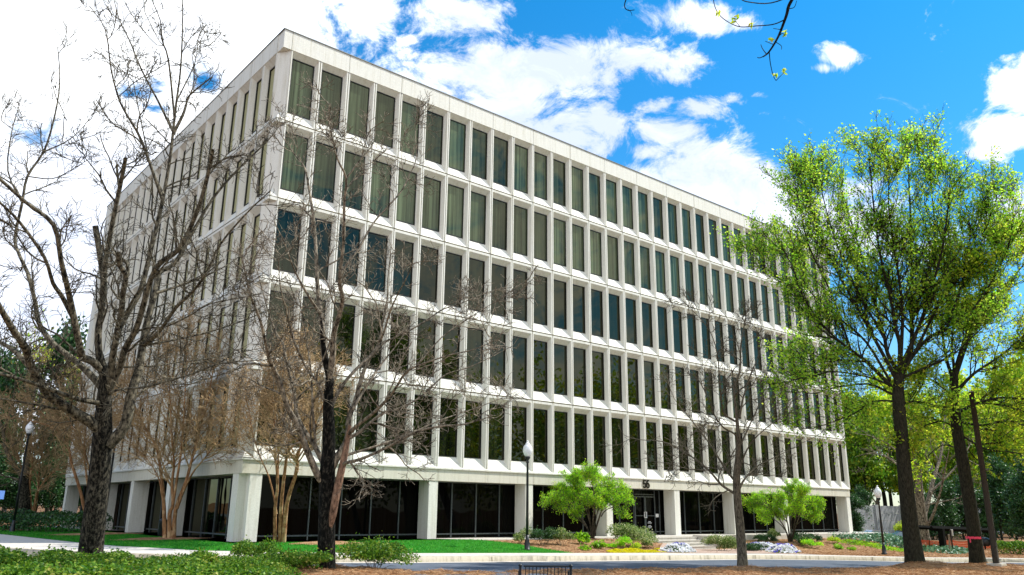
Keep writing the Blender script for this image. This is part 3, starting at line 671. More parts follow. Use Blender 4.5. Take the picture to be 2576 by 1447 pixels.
for i in range(4):
    a = ye[i]; e = ye[i+1]-.52; glazing(lf1, a, e, [u for u in [1.9+1.5*k for k in range(19)] if a+.3 < u < e-.2], d=.9)
# entrance doors
dr = MB(); x0, x1, yd = 23.89, 25.73, .93
for u in (x0, x0+.86, x0+.93, x1-.06): dr.box(u, yd-.05, .03, u+.06, yd, 2.16)
dr.box(x0, yd-.052, 2.16, x1, yd+.002, 2.22); dr.box(x0, yd-.052, 2.30, x1, yd+.002, 2.35); dr.box(x0+.06, yd-.045, 1.08, x1-.06, yd-.002, 1.12); dr.box(x0+.06, yd-.045, .03, x1-.06, yd-.002, .13)
door = dr.build('entrance_door', K['mullion'], bld)
MB().box(x0+.79, yd-.10, .98, x0+.82, yd-.06, 1.32).box(x0+.97, yd-.10, .98, x0+1.0, yd-.06, 1.32).box(x0+.79, yd-.101, 1.30, x0+1.0, yd-.07, 1.325).box(x0+.79, yd-.101, .975, x0+1.0, yd-.07, 1.0).build('handle', K['white'], door)
lt = MB(); rg = random.Random(4)
for k, (z, wd) in enumerate(((.74, .22), (.67, .34), (.52, .22), (.45, .36), (.39, .24))):
    x = x0+1.32-wd/2
    while x < x0+1.32+wd/2:
        ww = rg.uniform(.012, .03); lt.box(x, yd-.012, z, x+ww, yd-.004, z+.034); x += ww+.009
lt.build('door_lettering', K['white'], door)
MB().box(x1+.12, .975, 1.02, x1+.40, .985, 1.22).build('notice', K['white'], door)
# numerals 56 standing off the beam
m5 = MB(); h5 = .46
def stroke(pts, x):
    pts = [(x+px, 0, pz) for px, pz in pts]
    for p, q in zip(pts[:-1], pts[1:]):
        d = (q[0]-p[0], q[2]-p[2]); L = math.hypot(*d); t = (d[0]/L*.036, d[1]/L*.036); nn = (-t[1], t[0])
        a1 = (p[0]-t[0]*.5, p[2]-t[1]*.5); b1_ = (q[0]+t[0]*.5, q[2]+t[1]*.5); m5.prism([(a1[0]+nn[0], a1[1]+nn[1]), (a1[0]-nn[0], a1[1]-nn[1]), (b1_[0]-nn[0], b1_[1]-nn[1]), (b1_[0]+nn[0], b1_[1]+nn[1])], 0, .05)
stroke([(.235, .43), (.055, .43), (.03, .24)], 0); stroke([(.125+.115*math.cos(R_(w_)), .155+.125*math.sin(R_(w_))) for w_ in range(140, -151, -24)], 0)
stroke([(.125+.115*math.cos(R_(w_)), .155+.125*math.sin(R_(w_))) for w_ in range(0, 361, 24)], .30); stroke([(.012, .17), (.02, .27), (.06, .37), (.125, .435), (.20, .45)], .30)
num = m5.build('house_number', K['num'], bld); num.location = (23.66, .02, 2.655); num.rotation_euler = (PI/2, 0, 0)
num['label'] = 'dark bronze numerals 56 above the entrance'
# terrace, steps, cheek block, paver walk
mb = MB(); SX0, SX1 = 21.7, 26.15
mb.prism([(-1.15, -1.45), (50.2, -1.45), (50.2, 31), (-1.15, 31)], -1.6, 0); ter = mb.build('terrace', K['paving']); tag(ter, kind='structure')
mb = MB()
for k in range(4): mb.box(SX0, -1.45-.36*(k+1), -1.0, SX1-.001*k, -1.449-.36*k, -.02-.15*(k+.35)); mb.box(SX0-.01, -1.47-.36*(k+1), -.02-.15*(k+.35), SX1, -1.45-.36*k, .022-.15*(k+.35))
st = mb.build('entrance_steps', K['paving']); tag(st, 'four wide concrete steps up to the glass entrance doors', 'steps')
ck = thing('cheek_block', 'low concrete block with overhanging cap closing the right end of the entrance steps', 'wall', (SX1+.7, -2.2, -.6))
MB().box(-.62, -.6, -.2, .45, .7, .42).build('plinth', K['paving'], ck); MB().box(-.68, -.75, .42, .95, .74, .66).build('cap', K['paving'], ck, bevel=.015)
wk = [on_g(x, y)[:2] for x, y in [(1650, 1392.5), (1905, 1394), (2060, 1396.8)]]
drape('paver_walk', [(SX0+.3, -2.8), tuple(wk[0]), tuple(wk[1]), tuple(wk[2]), (27.2, -4.6), (26.4, -2.8)], ground, K['paver'], .8, dz=.035)
# ------------------------------------------------------------------ bare trees, traced limb by limb
def bare_tree(name, label, base, trunk, limbs, depth, rng, mt, mc, dens=1.0, l1=(1.5, 1.0), l2=(7, .75), l3=(6, .34), up=.22, rtw=.0062, group=None, tip=.6, extra_trunk=(), gn=.17):
    root = thing(name, label, 'tree', tuple(base), 0, group)
    T = [trunk]+list(extra_trunk); L0_ = []; fat = .95
    for lim in limbs:
        c, r0, r1 = lim[:3]; sp = abs(c[-1][0]-c[0][0])+abs(c[-1][1]-c[0][1]); m = sp/(FV/depth)
        L0_.append(px_limb(c, depth+(lim[4] if len(lim) > 4 else 0), (lim[3] if len(lim) > 3 else rng.uniform(-tip, tip))*m, r0*fat, r1))
    A1 = []; A2 = []; A3 = []
    for lb in L0_:
        n = max(3, int(plen(lb[0])*l1[0]*dens)); A1 += spawn(lb, rng, n, l1[1]*1.5, .95, up*.6, .12, m=7, gn=gn*1.25, rk=.6, rmin=.012)
    for b in A1: A2 += spawn(b, rng, max(3, int(l2[0]*dens)), l2[1], .9, up*.5, .15, m=6, gn=gn*1.5, rk=.6, rmin=.007)
    for lb in L0_: A2 += spawn(lb, rng, int(plen(lb[0])*3*dens), l2[1], .8, up, .3, m=5, gn=gn, rk=.25, rmin=.006)
    for b in A2: A3 += spawn(b, rng, int(l3[0]), l3[1], .85, up*.4, .15, m=5, gn=gn*1.3, rk=.7, rmin=rtw)
    end_tree(root, base, T, L0_+A1+A2+A3, mt, mc)
    return root
def trunk_of(base_px, pts, depth, radii, sink=.25):
    b = [P(x, y, depth) for x, y in pts]; b[0] = b[0]-np.array([0, 0, sink]); return smooth_line(b, radii, 6)
island_d = lambda x, y: on_g(x, y, lambda a, b: float(island_z(a, b)))
rng = np.random.default_rng(11)
b1 = island_d(225, 1425); d1 = depth_of(b1)
t1 = trunk_of(None, [(222, 1434), (226, 1405), (238, 1300), (252, 1170), (258, 1090), (262, 1010), (263, 950), (257, 915), (251, 880), (248, 840)], d1, [.38, .31, .275, .25, .235, .18, .13, .09, .06, .02])
limbs1 = [
 ([(262, 1090), (225, 1060), (178, 1032), (120, 988), (81, 929), (65, 877), (36, 835), (8, 788), (-30, 720), (-70, 640)], .17, .04, -.5),
 ([(81, 929), (42, 888), (8, 865), (-30, 850), (-90, 830)], .09, .02, .3), ([(262, 1015), (235, 1012), (195, 1004), (133, 982), (70, 960), (0, 940), (-60, 925)], .075, .03, -.8),
 ([(267, 992), (236, 952), (192, 910), (150, 879), (120, 849), (97, 810), (89, 762), (80, 726), (69, 685), (48, 640), (38, 597), (56, 510), (69, 444), (110, 382), (133, 311), (148, 235), (150, 178), (145, 118)], .10, .012, .35),
 ([(258, 930), (230, 908), (206, 897), (199, 865), (178, 762), (167, 712), (153, 653), (135, 566), (66, 510), (0, 451), (-40, 420)], .12, .03, -.4),
 ([(192, 815), (156, 746), (133, 712), (112, 648), (51, 561), (0, 510), (-50, 470)], .07, .02, -.6), ([(110, 382), (160, 360), (200, 330), (235, 285)], .022, .006, .4), ([(69, 444), (130, 450), (175, 430), (233, 395)], .02, .006, -.5), ([(56, 510), (20, 430), (30, 330), (50, 260)], .03, .008, .5),
 ([(257, 930), (250, 899), (247, 838), (256, 782), (261, 712), (255, 663), (240, 569)], .10, .075, .1), ([(261, 740), (265, 663), (283, 561), (301, 474), (310, 430), (316, 398)], .07, .045, -.2), ([(301, 474), (296, 440), (294, 415)], .04, .03, .2),
 ([(266, 985), (278, 949), (284, 893), (295, 838), (306, 782), (309, 740), (317, 693), (303, 671), (297, 635)], .105, .055, -.3), ([(317, 700), (322, 680), (318, 655)], .06, .04, .2),
 ([(292, 850), (303, 818), (328, 776), (353, 732), (375, 650), (395, 565), (412, 490), (428, 398), (436, 326), (444, 255), (454, 178), (459, 76), (460, -40)], .10, .014, .25),
 ([(434, 330), (398, 255), (357, 178), (326, 102), (301, 51), (282, -20)], .035, .01, .3), ([(408, 500), (357, 357), (326, 301), (301, 255), (280, 178), (265, 76), (225, 15)], .045, .009, -.3), ([(439, 300), (424, 153), (408, 102), (403, 51), (377, -10)], .03, .009, -.4), ([(436, 337), (460, 290), (469, 262), (477, 240), (533, 194)], .05, .018, .2), ([(444, 255), (490, 160), (500, 90), (520, 60)], .02, .006, .5), ([(412, 490), (380, 420), (360, 330), (340, 230), (330, 170)], .03, .008, .6),
 ([(268, 990), (303, 921), (314, 879), (342, 829), (361, 768), (381, 699), (405, 660), (449, 628), (484, 561), (510, 490), (530, 408), (535, 378)], .10, .04, -.25),
 ([(272, 1120), (314, 1071), (331, 990), (348, 935), (358, 875), (370, 810), (389, 740), (400, 687), (439, 663), (484, 586), (535, 500), (602, 423), (671, 357), (700, 320)], .165, .012, .3),
 ([(362, 868), (383, 852), (406, 827), (445, 771), (484, 735), (520, 685), (556, 612), (622, 535), (680, 480)], .07, .012, -.5), ([(392, 738), (445, 721), (500, 701), (556, 676), (610, 640)], .045, .012, .7),
 ([(272, 992), (300, 980), (361, 975), (417, 960), (487, 940), (556, 915), (671, 905)], .042, .010, -.8), ([(288, 928), (306, 924), (389, 921), (445, 912), (528, 901), (612, 885), (675, 872)], .036, .009, .8), ([(372, 868), (445, 854), (528, 835), (612, 807), (667, 782), (700, 765)], .035, .009, .5), ([(336, 836), (375, 825), (417, 822), (473, 796), (528, 765), (598, 751), (650, 740)], .035, .009, -.7)]
bare_tree('bare_tree', 'big bare tree with rough dark trunk and broken-off limbs, nearest the left edge', b1, t1, limbs1, d1, rng, K['bark1'], K['limb1'], .78)
b2 = island_d(820, 1434); d2 = depth_of(b2)
t2 = trunk_of(None, [(820, 1442), (820.5, 1415), (821.5, 1341), (823, 1250), (823, 1201), (827, 1128), (827, 1067), (826, 1006), (829, 949), (820, 907), (811, 850), (808, 800)], d2, [.29, .235, .215, .205, .205, .165, .15, .13, .10, .08, .055, .02])
scar = smooth_line([P(829, 1330, d2-.10), P(837, 1295, d2-.13), P(845, 1250, d2-.13), P(855, 1200, d2-.1), P(866, 1150, d2-.05), P(874, 1108, d2), P(880, 1070, d2)], [.06, .10, .105, .10, .09, .07, .04], 4)
limbs2 = [
 ([(827, 1040), (829, 949), (818, 907), (811, 838), (807, 790), (800, 738), (795, 640), (790, 561), (777, 474), (767, 423), (741, 388), (700, 330)], .12, .010, .3),
 ([(828, 960), (837, 893), (840, 838), (854, 790), (862, 749), (854, 707), (864, 612), (866, 510), (871, 449), (848, 398), (833, 331), (828, 260)], .10, .009, -.3), ([(871, 449), (910, 398), (940, 357), (945, 296)], .03, .007, .4),
 ([(858, 690), (880, 655), (905, 622), (930, 576), (956, 541), (1007, 485), (1030, 440), (1047, 400), (1045, 330), (1052, 240)], .045, .008, .4), ([(807, 790), (782, 754), (757, 712), (737, 671), (715, 610), (690, 560)], .045, .009, -.4),
 ([(816, 1215), (799, 1195), (768, 1122), (747, 1067), (725, 1028), (698, 949), (679, 907), (670, 871), (654, 804), (631, 746), (620, 699), (606, 640)], .11, .012, -.35),
 ([(818, 1180), (814, 1168), (790, 1119), (765, 1082), (747, 1043), (740, 991), (720, 907), (712, 865), (695, 838), (676, 788), (659, 726), (640, 660)], .085, .010, .35),
 ([(824, 1030), (798, 963), (776, 935), (754, 893), (734, 843), (720, 782), (705, 720), (700, 650)], .05, .009, -.5), ([(725, 1020), (709, 993), (659, 971), (609, 946), (540, 935)], .04, .010, .6), ([(795, 1130), (787, 1032), (784, 963), (779, 907), (770, 852), (759, 782), (748, 730)], .04, .009, .3),
 ([(826, 1195), (847, 1152), (862.6, 1128), (875, 1098), (878, 1050), (893, 1013), (910, 949), (921, 921), (937, 888), (954, 860), (962, 810), (974, 754), (976, 699), (985, 620)], .12, .010, .3),
 ([(954, 860), (965, 838), (982, 782), (1001, 740), (1026, 693), (1040, 650)], .04, .008, -.5), ([(832, 1030), (846, 996), (871, 957), (904, 921), (929, 899), (965, 863), (993, 849), (1035, 829), (1076, 804), (1113, 779), (1160, 763), (1215, 740), (1260, 725)], .055, .008, .35),
 ([(856, 1175), (869, 1165), (908, 1155), (969, 1128), (1045, 1088), (1106, 1073), (1167, 1067), (1230, 1050)], .06, .010, -.4), ([(862, 1150), (878, 1143), (939, 1125), (1015, 1098), (1079, 1070), (1122, 1052), (1213, 1021), (1300, 985)], .05, .008, .6),
 ([(872, 1105), (900, 1090), (927, 1067), (963, 1040), (993, 1032), (1049, 1005), (1088, 971), (1124, 941), (1188, 921), (1290, 870)], .055, .008, .2), ([(878, 1092), (898, 1071), (937, 1041), (974, 1005), (999, 971), (1018, 941), (1049, 921), (1132, 893), (1190, 880), (1260, 850)], .06, .008, -.5), ([(886, 1030), (905, 1000), (937, 949), (962, 913), (987, 882), (1015, 843), (1040, 800)], .05, .009, .5), ([(1049, 921), (1110, 850), (1180, 800), (1260, 750), (1330, 700)], .022, .006, .3)]
bare_tree('bare_tree', 'bare tree with blackish trunk and red scar in the shrubs before the building corner', b2, t2, limbs2, d2, rng, K['bark2'], K['limb2'], .95, up=.16)
v_, q_ = tubes_mesh([scar]); npmesh('bare_wood', v_-b2, q_, K['scar'], bpy.data.objects['bare_tree.001'], True)
b3 = island_d(1868, 1417); d3 = depth_of(b3)
t3 = trunk_of(None, [(1868, 1424), (1867, 1400), (1862, 1330), (1856, 1270), (1853, 1205), (1856, 1150), (1858, 1090)], d3, [.24, .185, .165, .15, .14, .10, .085])
limbs3 = [
 ([(1858, 1100), (1853, 1046), (1847, 977), (1861, 935), (1864, 865), (1870, 827), (1880, 770)], .08, .008), ([(1860, 1050), (1870, 999), (1886, 949), (1908, 893), (1925, 840)], .05, .008), ([(1852, 1245), (1841, 1237), (1814, 1219), (1783, 1183), (1744, 1152), (1707, 1128), (1661, 1110), (1606, 1106), (1570, 1095)], .065, .008), ([(1852, 1210), (1841, 1201), (1811, 1158), (1789, 1122), (1759, 1082), (1728, 1043), (1698, 1006), (1680, 960)], .06, .008),
 ([(1856, 1110), (1847, 1091), (1820, 1076), (1798, 1046), (1783, 1006), (1760, 960), (1740, 930)], .05, .008), ([(1850, 1060), (1822, 1041), (1814, 1005), (1810, 950), (1806, 902), (1794, 852), (1769, 810), (1714, 754)], .045, .008), ([(1857, 1238), (1868, 1213), (1887, 1190), (1911, 1170), (1960, 1145), (2010, 1120)], .055, .008), ([(1857, 1200), (1865, 1165), (1881, 1128), (1905, 1097), (1950, 1060), (2000, 1030)], .05, .008), ([(1858, 1130), (1890, 1060), (1920, 1000), (1950, 950)], .04, .008), ([(1783, 1183), (1730, 1180), (1680, 1165), (1620, 1160)], .03, .007)]
bare_tree('bare_tree', 'slim bare tree with a mottled grey trunk on a straw mound across from the doors', b3, t3, limbs3, d3, rng, K['barks'], K['barks'], 1.0, l1=(2.2, 1.0), l2=(6, .7), l3=(4, .34), up=.14, rtw=.007)
# crape myrtles by the building: smooth tan stems in a vase shape
def crape(label, base, stems, depth, top, seed, dens=1.0):
    rng = np.random.default_rng(seed); root = thing('crape_myrtle', label, 'tree', tuple(base)); T = []; A1 = []; A2 = []; A3 = []
    for c, r0, r1 in stems:
        sp = abs(c[-1][0]-c[0][0])+abs(c[-1][1]-c[0][1]); l = px_limb(c, depth, rng.uniform(-.35, .35)*sp/(FV/depth), r0, r1); l[0][0][2] -= .12; T.append(l)
    for l in T:
        A1 += spawn(l, rng, int(plen(l[0])*3.2*dens)+5, top, .7, .14, .36, m=7, gn=.18, rk=.6, rmin=.010)
        A1 += spawn(l, rng, 4, top*1.2, .3, .35, .9, m=6, gn=.12, rk=.8, rmin=.012)
    for b in A1: A2 += spawn(b, rng, int(7*dens), 1.05, .75, .08, .15, m=6, gn=.24, rk=.6, rmin=.009)
    for b in A2: A3 += spawn(b, rng, 4, .5, .85, .05, .15, m=5, gn=.3, rk=.7, rmin=.008)
    end_tree(root, base, T, A1+A2+A3, K['crape'], K['crapetwig'], tname='stems'); return root
bc = np.array([-1.75, 4.35, float(ground(-1.75, 4.35))+.09]); dc = depth_of(bc)
crape('leafless crape myrtle with tan stems on the straw ring beside the left face', bc, [([(414, 1360), (413.5, 1305), (411, 1249), (405, 1189), (394, 1127), (375, 1094), (357, 1060), (335, 1010), (322, 950)], .10, .022), ([(427, 1360), (427, 1293), (435, 1270), (433, 1212), (438, 1166), (431, 1096), (428, 1000), (420, 900)], .10, .02), ([(437, 1360), (442, 1282), (468, 1212), (480, 1166), (496, 1108), (508, 1060), (528, 980), (540, 900)], .10, .02), ([(447, 1272), (482, 1194), (517, 1150), (558, 1094), (590, 1030)], .05, .015), ([(436, 1262), (454, 1150), (459, 1096), (465, 1000), (472, 850)], .06, .018), ([(408, 1240), (396, 1196), (368, 1152), (343, 1129), (318, 1095)], .035, .012)], dc, 2.6, 21, 1.0)
bc2 = np.array([2.25, -2.2, float(ground(2.25, -2.2))+.09]); dc2 = depth_of(bc2)
crape('leafless crape myrtle with reddish tan stems in front of the corner storefront', bc2, [([(692, 1363), (692, 1280), (698, 1219), (692, 1128), (690, 1050), (680, 970)], .085, .02), ([(704, 1363), (709, 1250), (722, 1143), (726, 1097), (735, 1010), (745, 930)], .09, .02), ([(713, 1363), (722, 1265), (747, 1183), (747, 1143), (765, 1115), (800, 1050), (830, 980)], .10, .02), ([(697, 1285), (677, 1201), (652, 1143), (634, 1082), (625, 1020)], .04, .012), ([(699, 1230), (700, 1158), (705, 1091), (712, 1000), (715, 900)], .05, .016), ([(742, 1190), (755, 1130), (770, 1060), (780, 980)], .045, .015)], dc2, 2.2, 22, .9)
bc3 = on_g(236, 1338); dc3 = depth_of(bc3)
crape('leafless crape myrtle leaning left, half hidden behind the big dark trunk', bc3, [([(236, 1345), (214, 1286), (201, 1231), (180, 1166), (173, 1127), (150, 1092), (134, 1073), (100, 1035), (70, 1015)], .11, .02), ([(240, 1345), (222, 1231), (213, 1160), (201, 1103), (180, 1073), (160, 1020)], .08, .02), ([(246, 1345), (232, 1230), (226, 1184), (213, 1131), (215, 1060), (205, 980)], .08, .02), ([(250, 1345), (252, 1220), (250, 1150), (262, 1080), (275, 1000)], .08, .02), ([(134, 1073), (80, 1060), (30, 1050), (-20, 1045)], .03, .01)], dc3, 2.4, 23, .9)
bc4 = on_z(80, 1301, .12); bc4 = CAM+(bc4-CAM)*(50/depth_of(bc4)); bc4[2] = float(ground(bc4[0], bc4[1])); dc4 = 50.0
crape('small leafless crape myrtle past the dark hedge at the far left', bc4, [([(79, 1312), (75, 1219), (82, 1158), (80, 1100)], .10, .025), ([(81, 1312), (91, 1250), (100, 1228), (131, 1189), (167, 1177)], .09, .02), ([(82, 1312), (95, 1240), (100, 1170), (112, 1110)], .09, .02), ([(78, 1312), (70, 1230), (50, 1160), (35, 1120)], .08, .02)], dc4, 2.6, 24, .9)
# ------------------------------------------------------------------ leafy trees
def leafy(name, label, base, T, L, rng, mt, ml, n1, len1, n2, len2, n3, len3, per, size, up=.2, spread=.05, group=None, droop=0, mc=None, asp=.55, st=.18):
    root = thing(name, label, 'tree', tuple(base), 0, group); A1 = []; A2 = []; A3 = []
    for l in L: A1 += spawn(l, rng, max(3, int(plen(l[0])*n1)), len1, .7, up, st, m=6, gn=.13, rk=.5, rmin=.010)
    for b in A1: A2 += spawn(b, rng, n2, len2, .65, up, .12, m=5, gn=.15, rk=.6, rmin=.006, droop=droop)
    for b in A2: A3 += spawn(b, rng, n3, len3, .7, up*.5, .1, m=4, gn=.2, rk=.7, rmin=.004)
    for l in L: A2 += spawn(l, rng, int(plen(l[0])*1.5), len2, .8, up, .35, m=5, gn=.15, rk=.2, rmin=.006)
    cen = np.concatenate([along(A3, rng, per, spread), along(A2, rng, per*.8, spread)])
    lv = leaf_quads(cen, size, rng, flat=.5, asp=asp)
    end_tree(root, base, T, L+A1+A2+A3, mt, mc or mt, lv, ml); return root, len(cen)
rng = np.random.default_rng(31)
bG = np.array([T_G[0], T_G[1], float(island_z(*T_G))]); q0 = (bG-CAM) @ M3.T; pxG = (1288+FV*q0[0]/q0[2], 723.5-FV*q0[1]/q0[2]); dG = float(q0[2])
tG = trunk_of(None, [(2304, 1424), (2300, 1400), (2287, 1300), (2275, 1180), (2266, 1080), (2260, 1000), (2262, 940)], dG, [.50, .36, .29, .265, .25, .23, .17])
LG = [px_limb([(x, y if y > 880 else 880-(880-y)*.90) for x, y in c], dG, t*2, r0, .012) for c, r0, t in [
 ([(2264, 960), (2255, 930), (2233, 890), (2225, 845), (2211, 790), (2197, 735), (2183, 680), (2160, 590), (2130, 480), (2105, 390)], .11, .8), ([(2264, 940), (2264, 865), (2253, 820), (2240, 730), (2215, 620), (2200, 500), (2190, 390), (2185, 335)], .11, -.8), ([(2266, 945), (2289, 900), (2294, 838), (2292, 760), (2294, 650), (2290, 500), (2285, 380), (2283, 320)], .12, .5), ([(2270, 930), (2300, 890), (2333, 850), (2378, 820), (2433, 780), (2481, 720), (2510, 640), (2520, 560)], .09, .9),
 ([(2240, 970), (2183, 913), (2140, 880), (2100, 845), (2058, 795), (2020, 730), (1990, 640), (1960, 580)], .08, -.9), ([(2262, 1000), (2230, 985), (2183, 966), (2100, 975), (2050, 990), (2015, 985)], .06, .6), ([(2268, 920), (2310, 820), (2340, 720), (2370, 600), (2385, 480), (2390, 400)], .09, -.6), ([(2258, 960), (2215, 880), (2170, 790), (2120, 690), (2075, 590), (2040, 480), (2030, 440)], .09, .7), ([(2266, 900), (2270, 760), (2250, 600), (2235, 470), (2240, 370)], .08, -1.1), ([(2270, 950), (2340, 920), (2400, 890), (2450, 840), (2490, 800)], .06, -.8), ([(2262, 1010), (2200, 1010), (2150, 1040), (2100, 1060), (2040, 1080)], .045, -.7), ([(2265, 1020), (2300, 1010), (2350, 1020), (2410, 1050)], .045, .9), ([(2190, 910), (2110, 905), (2050, 895), (2010, 880), (1985, 865)], .05, 1.0), ([(2300, 890), (2360, 760), (2420, 660), (2440, 560), (2450, 470)], .06, .6), ([(2240, 960), (2180, 860), (2120, 800), (2040, 720), (1990, 620), (1945, 600)], .06, 1.2), ([(2262, 980), (2190, 950), (2100, 935), (2050, 945), (1995, 955)], .05, -.3), ([(2310, 820), (2345, 700), (2352, 560), (2342, 420), (2335, 330)], .06, .3), ([(2378, 830), (2420, 700), (2465, 590), (2500, 480), (2512, 430)], .05, .4), ([(2140, 880), (2090, 720), (2035, 590), (2010, 470), (2000, 410)], .05, -.4), ([(2440, 780), (2500, 680), (2540, 580), (2548, 500)], .04, -.5), ([(2225, 850), (2150, 700), (2100, 570), (2070, 450), (2060, 380)], .05, 1.1), ([(2020, 740), (1960, 680), (1915, 640), (1890, 600)], .035, .3)]]
_, nG = leafy('leafy_tree', 'tall spring-green oak with a straight dark trunk at the building\'s right end', bG, [tG], LG, rng, K['barkg'], K['leafg'], 4.0, 2.1, 8, .95, 6, .40, 1.9, .115, up=.22, spread=.09)
bH = np.array([T_H[0], T_H[1], float(island_z(*T_H))]); dH = depth_of(bH)
tH = trunk_of(None, [(2461, 1420), (2457, 1395), (2445, 1300), (2425, 1180), (2408, 1080), (2400, 1000), (2400, 930)], dH, [.42, .30, .26, .24, .22, .19, .15])
LH = [px_limb(c, dH, t*2, r0, .012) for c, r0, t in [
 ([(2400, 960), (2380, 900), (2370, 820), (2375, 740), (2385, 640)], .09, .5), ([(2400, 940), (2425, 860), (2460, 780), (2500, 690), (2530, 600)], .09, -.6), ([(2402, 990), (2450, 940), (2510, 900), (2570, 850), (2640, 780)], .08, .5), ([(2405, 1040), (2470, 1010), (2540, 1000), (2620, 1010), (2700, 1000)], .07, -.4), ([(2408, 1060), (2470, 1070), (2540, 1060), (2620, 1090), (2700, 1120)], .06, .6), ([(2400, 960), (2440, 850), (2500, 760), (2580, 660), (2640, 590)], .08, .8), ([(2402, 1000), (2350, 960), (2310, 940), (2270, 950)], .05, -.8), ([(2408, 1080), (2370, 1060), (2330, 1070), (2290, 1090)], .045, -.9), ([(2400, 930), (2395, 850), (2410, 760), (2430, 680)], .06, -1.0), ([(2410, 1090), (2480, 1130), (2560, 1140), (2640, 1180)], .05, -1.0), ([(2415, 1130), (2370, 1120), (2330, 1150)], .035, .9)]]
leafy('leafy_tree', 'yellow-green tree whose trunk wears a pink ribbon, at the right edge', bH, [tH], LH, rng, K['barkg'], K['leafy'], 3.6, 2.0, 8, .9, 6, .38, 2.6, .13, up=.16, spread=.09)
rH = bpy.data.objects['leafy_tree.001'] if 'leafy_tree.001' in bpy.data.objects else bpy.data.objects['leafy_tree']
pr = P(2449, 1353, dH)
rb = MB(); rg = random.Random(3)
for k in range(22):
    a = 2*PI*k/22; b = 2*PI*(k+1)/22; j = rg.uniform(-.02, .02); r = .30
    rb.quad((pr[0]+r*math.cos(a), pr[1]+r*math.sin(a), pr[2]-.035+j), (pr[0]+r*math.cos(b), pr[1]+r*math.sin(b), pr[2]-.05-j), (pr[0]+r*1.02*math.cos(b), pr[1]+r*1.02*math.sin(b), pr[2]+.05-j), (pr[0]+r*1.02*math.cos(a), pr[1]+r*1.02*math.sin(a), pr[2]+.05+j))
pr2 = P(2440, 1355, dH-.3); rb.box(pr2[0]-.02, pr2[1]-.02, pr2[2]-.16, pr2[0]+.02, pr2[1]+.02, pr2[2]); rb.build('tape', K['pink'], rH); bpy.data.objects['tape'].location = -Vector(bH)
# two small maples in the planting bed
def maple(label, base, stems, depth, seed, w, cols):
    rng = np.random.default_rng(seed); L = [px_limb(c, depth, rng.uniform(-.5, .5)*3, r0, .008) for c, r0 in stems]
    for l in L: l[0][0][2] -= .1
    return leafy('maple', label, base, L[:0]+[(l[0][:5], l[1][:5]) for l in L], L, rng, K['barks'], cols, 7.5, w, 8, .45, 6, .2, 3.0, .072, up=.06, spread=.06, st=.36)
bm1 = np.array([18.3, -1.85, float(ground(18.3, -1.85))]); dm1 = depth_of(bm1)
maple('round bright green Japanese maple left of the entrance steps', bm1, [([(1484, 1362), (1478, 1330), (1455, 1290), (1425, 1250), (1400, 1230)], .06), ([(1486, 1362), (1485, 1320), (1470, 1270), (1450, 1230), (1440, 1205)], .06), ([(1488, 1362), (1492, 1310), (1495, 1260), (1490, 1210), (1490, 1195)], .06), ([(1490, 1362), (1505, 1310), (1520, 1270), (1540, 1245), (1562, 1240)], .06), ([(1489, 1362), (1500, 1300), (1515, 1250), (1525, 1215)], .05), ([(1474, 1320), (1440, 1295), (1405, 1270), (1390, 1262)], .04), ([(1512, 1295), (1530, 1280), (1550, 1275), (1568, 1262)], .035), ([(1487, 1340), (1480, 1280), (1462, 1220), (1455, 1200)], .05)], dm1, 41, .85, K['leafm'])
bm2 = on_g(1988, 1363); dm2 = depth_of(bm2)
maple('spreading bright green Japanese maple right of the entrance, behind the pansies', bm2, [([(1986, 1366), (1975, 1330), (1955, 1300), (1930, 1275), (1905, 1262)], .06), ([(1987, 1366), (1982, 1320), (1970, 1280), (1955, 1250)], .06), ([(1989, 1366), (1990, 1310), (1992, 1260), (1990, 1225)], .06), ([(1990, 1366), (2003, 1320), (2018, 1285), (2035, 1270), (2050, 1268)], .06), ([(1990, 1366), (2000, 1310), (2015, 1260), (2020, 1235)], .05), ([(1975, 1330), (1945, 1305), (1920, 1295)], .035), ([(2005, 1315), (2030, 1305), (2045, 1300)], .03), ([(1956, 1300), (1925, 1265), (1890, 1268)], .03)], dm2, 42, .85, K['leafm'])
# pale-barked bare tree before the grey wall
bW = on_g(2330, 1372); dW = depth_of(bW)
rng = np.random.default_rng(51)
tW = trunk_of(None, [(2328, 1380), (2322, 1350), (2318, 1300), (2312, 1240), (2310, 1180)], dW, [.55, .42, .36, .28, .2])
limbsW = [([(2320, 1310), (2335, 1260), (2350, 1200), (2368, 1140), (2375, 1060), (2380, 1000)], .22, .02), ([(2312, 1230), (2300, 1150), (2290, 1080), (2285, 1000)], .18, .02), ([(2325, 1330), (2345, 1300), (2365, 1240), (2378, 1180), (2390, 1120)], .15, .02), ([(2330, 1270), (2370, 1262), (2420, 1250), (2470, 1220)], .06, .01), ([(2310, 1220), (2270, 1180), (2230, 1150), (2190, 1140), (2150, 1150)], .10, .01), ([(2308, 1200), (2250, 1130), (2200, 1100), (2150, 1090)], .08, .01), ([(2340, 1240), (2400, 1180), (2440, 1120), (2470, 1060)], .1, .01)]
bare_tree('bare_tree', 'pale barked tree with low bare limbs before the grey concrete wall', bW, tW, limbsW, dW, rng, K['limb2'], K['limb2'], .35, l1=(.9, 2.0), l2=(5, 1.2), l3=(4, .5), rtw=.009)
bL = bc4+np.array([-1.2, 1.0, 0]); dL = depth_of(bL)
tL = trunk_of(None, [(62, 1312), (62, 1290), (62, 1240), (60, 1195)], dL, [.42, .36, .33, .30])
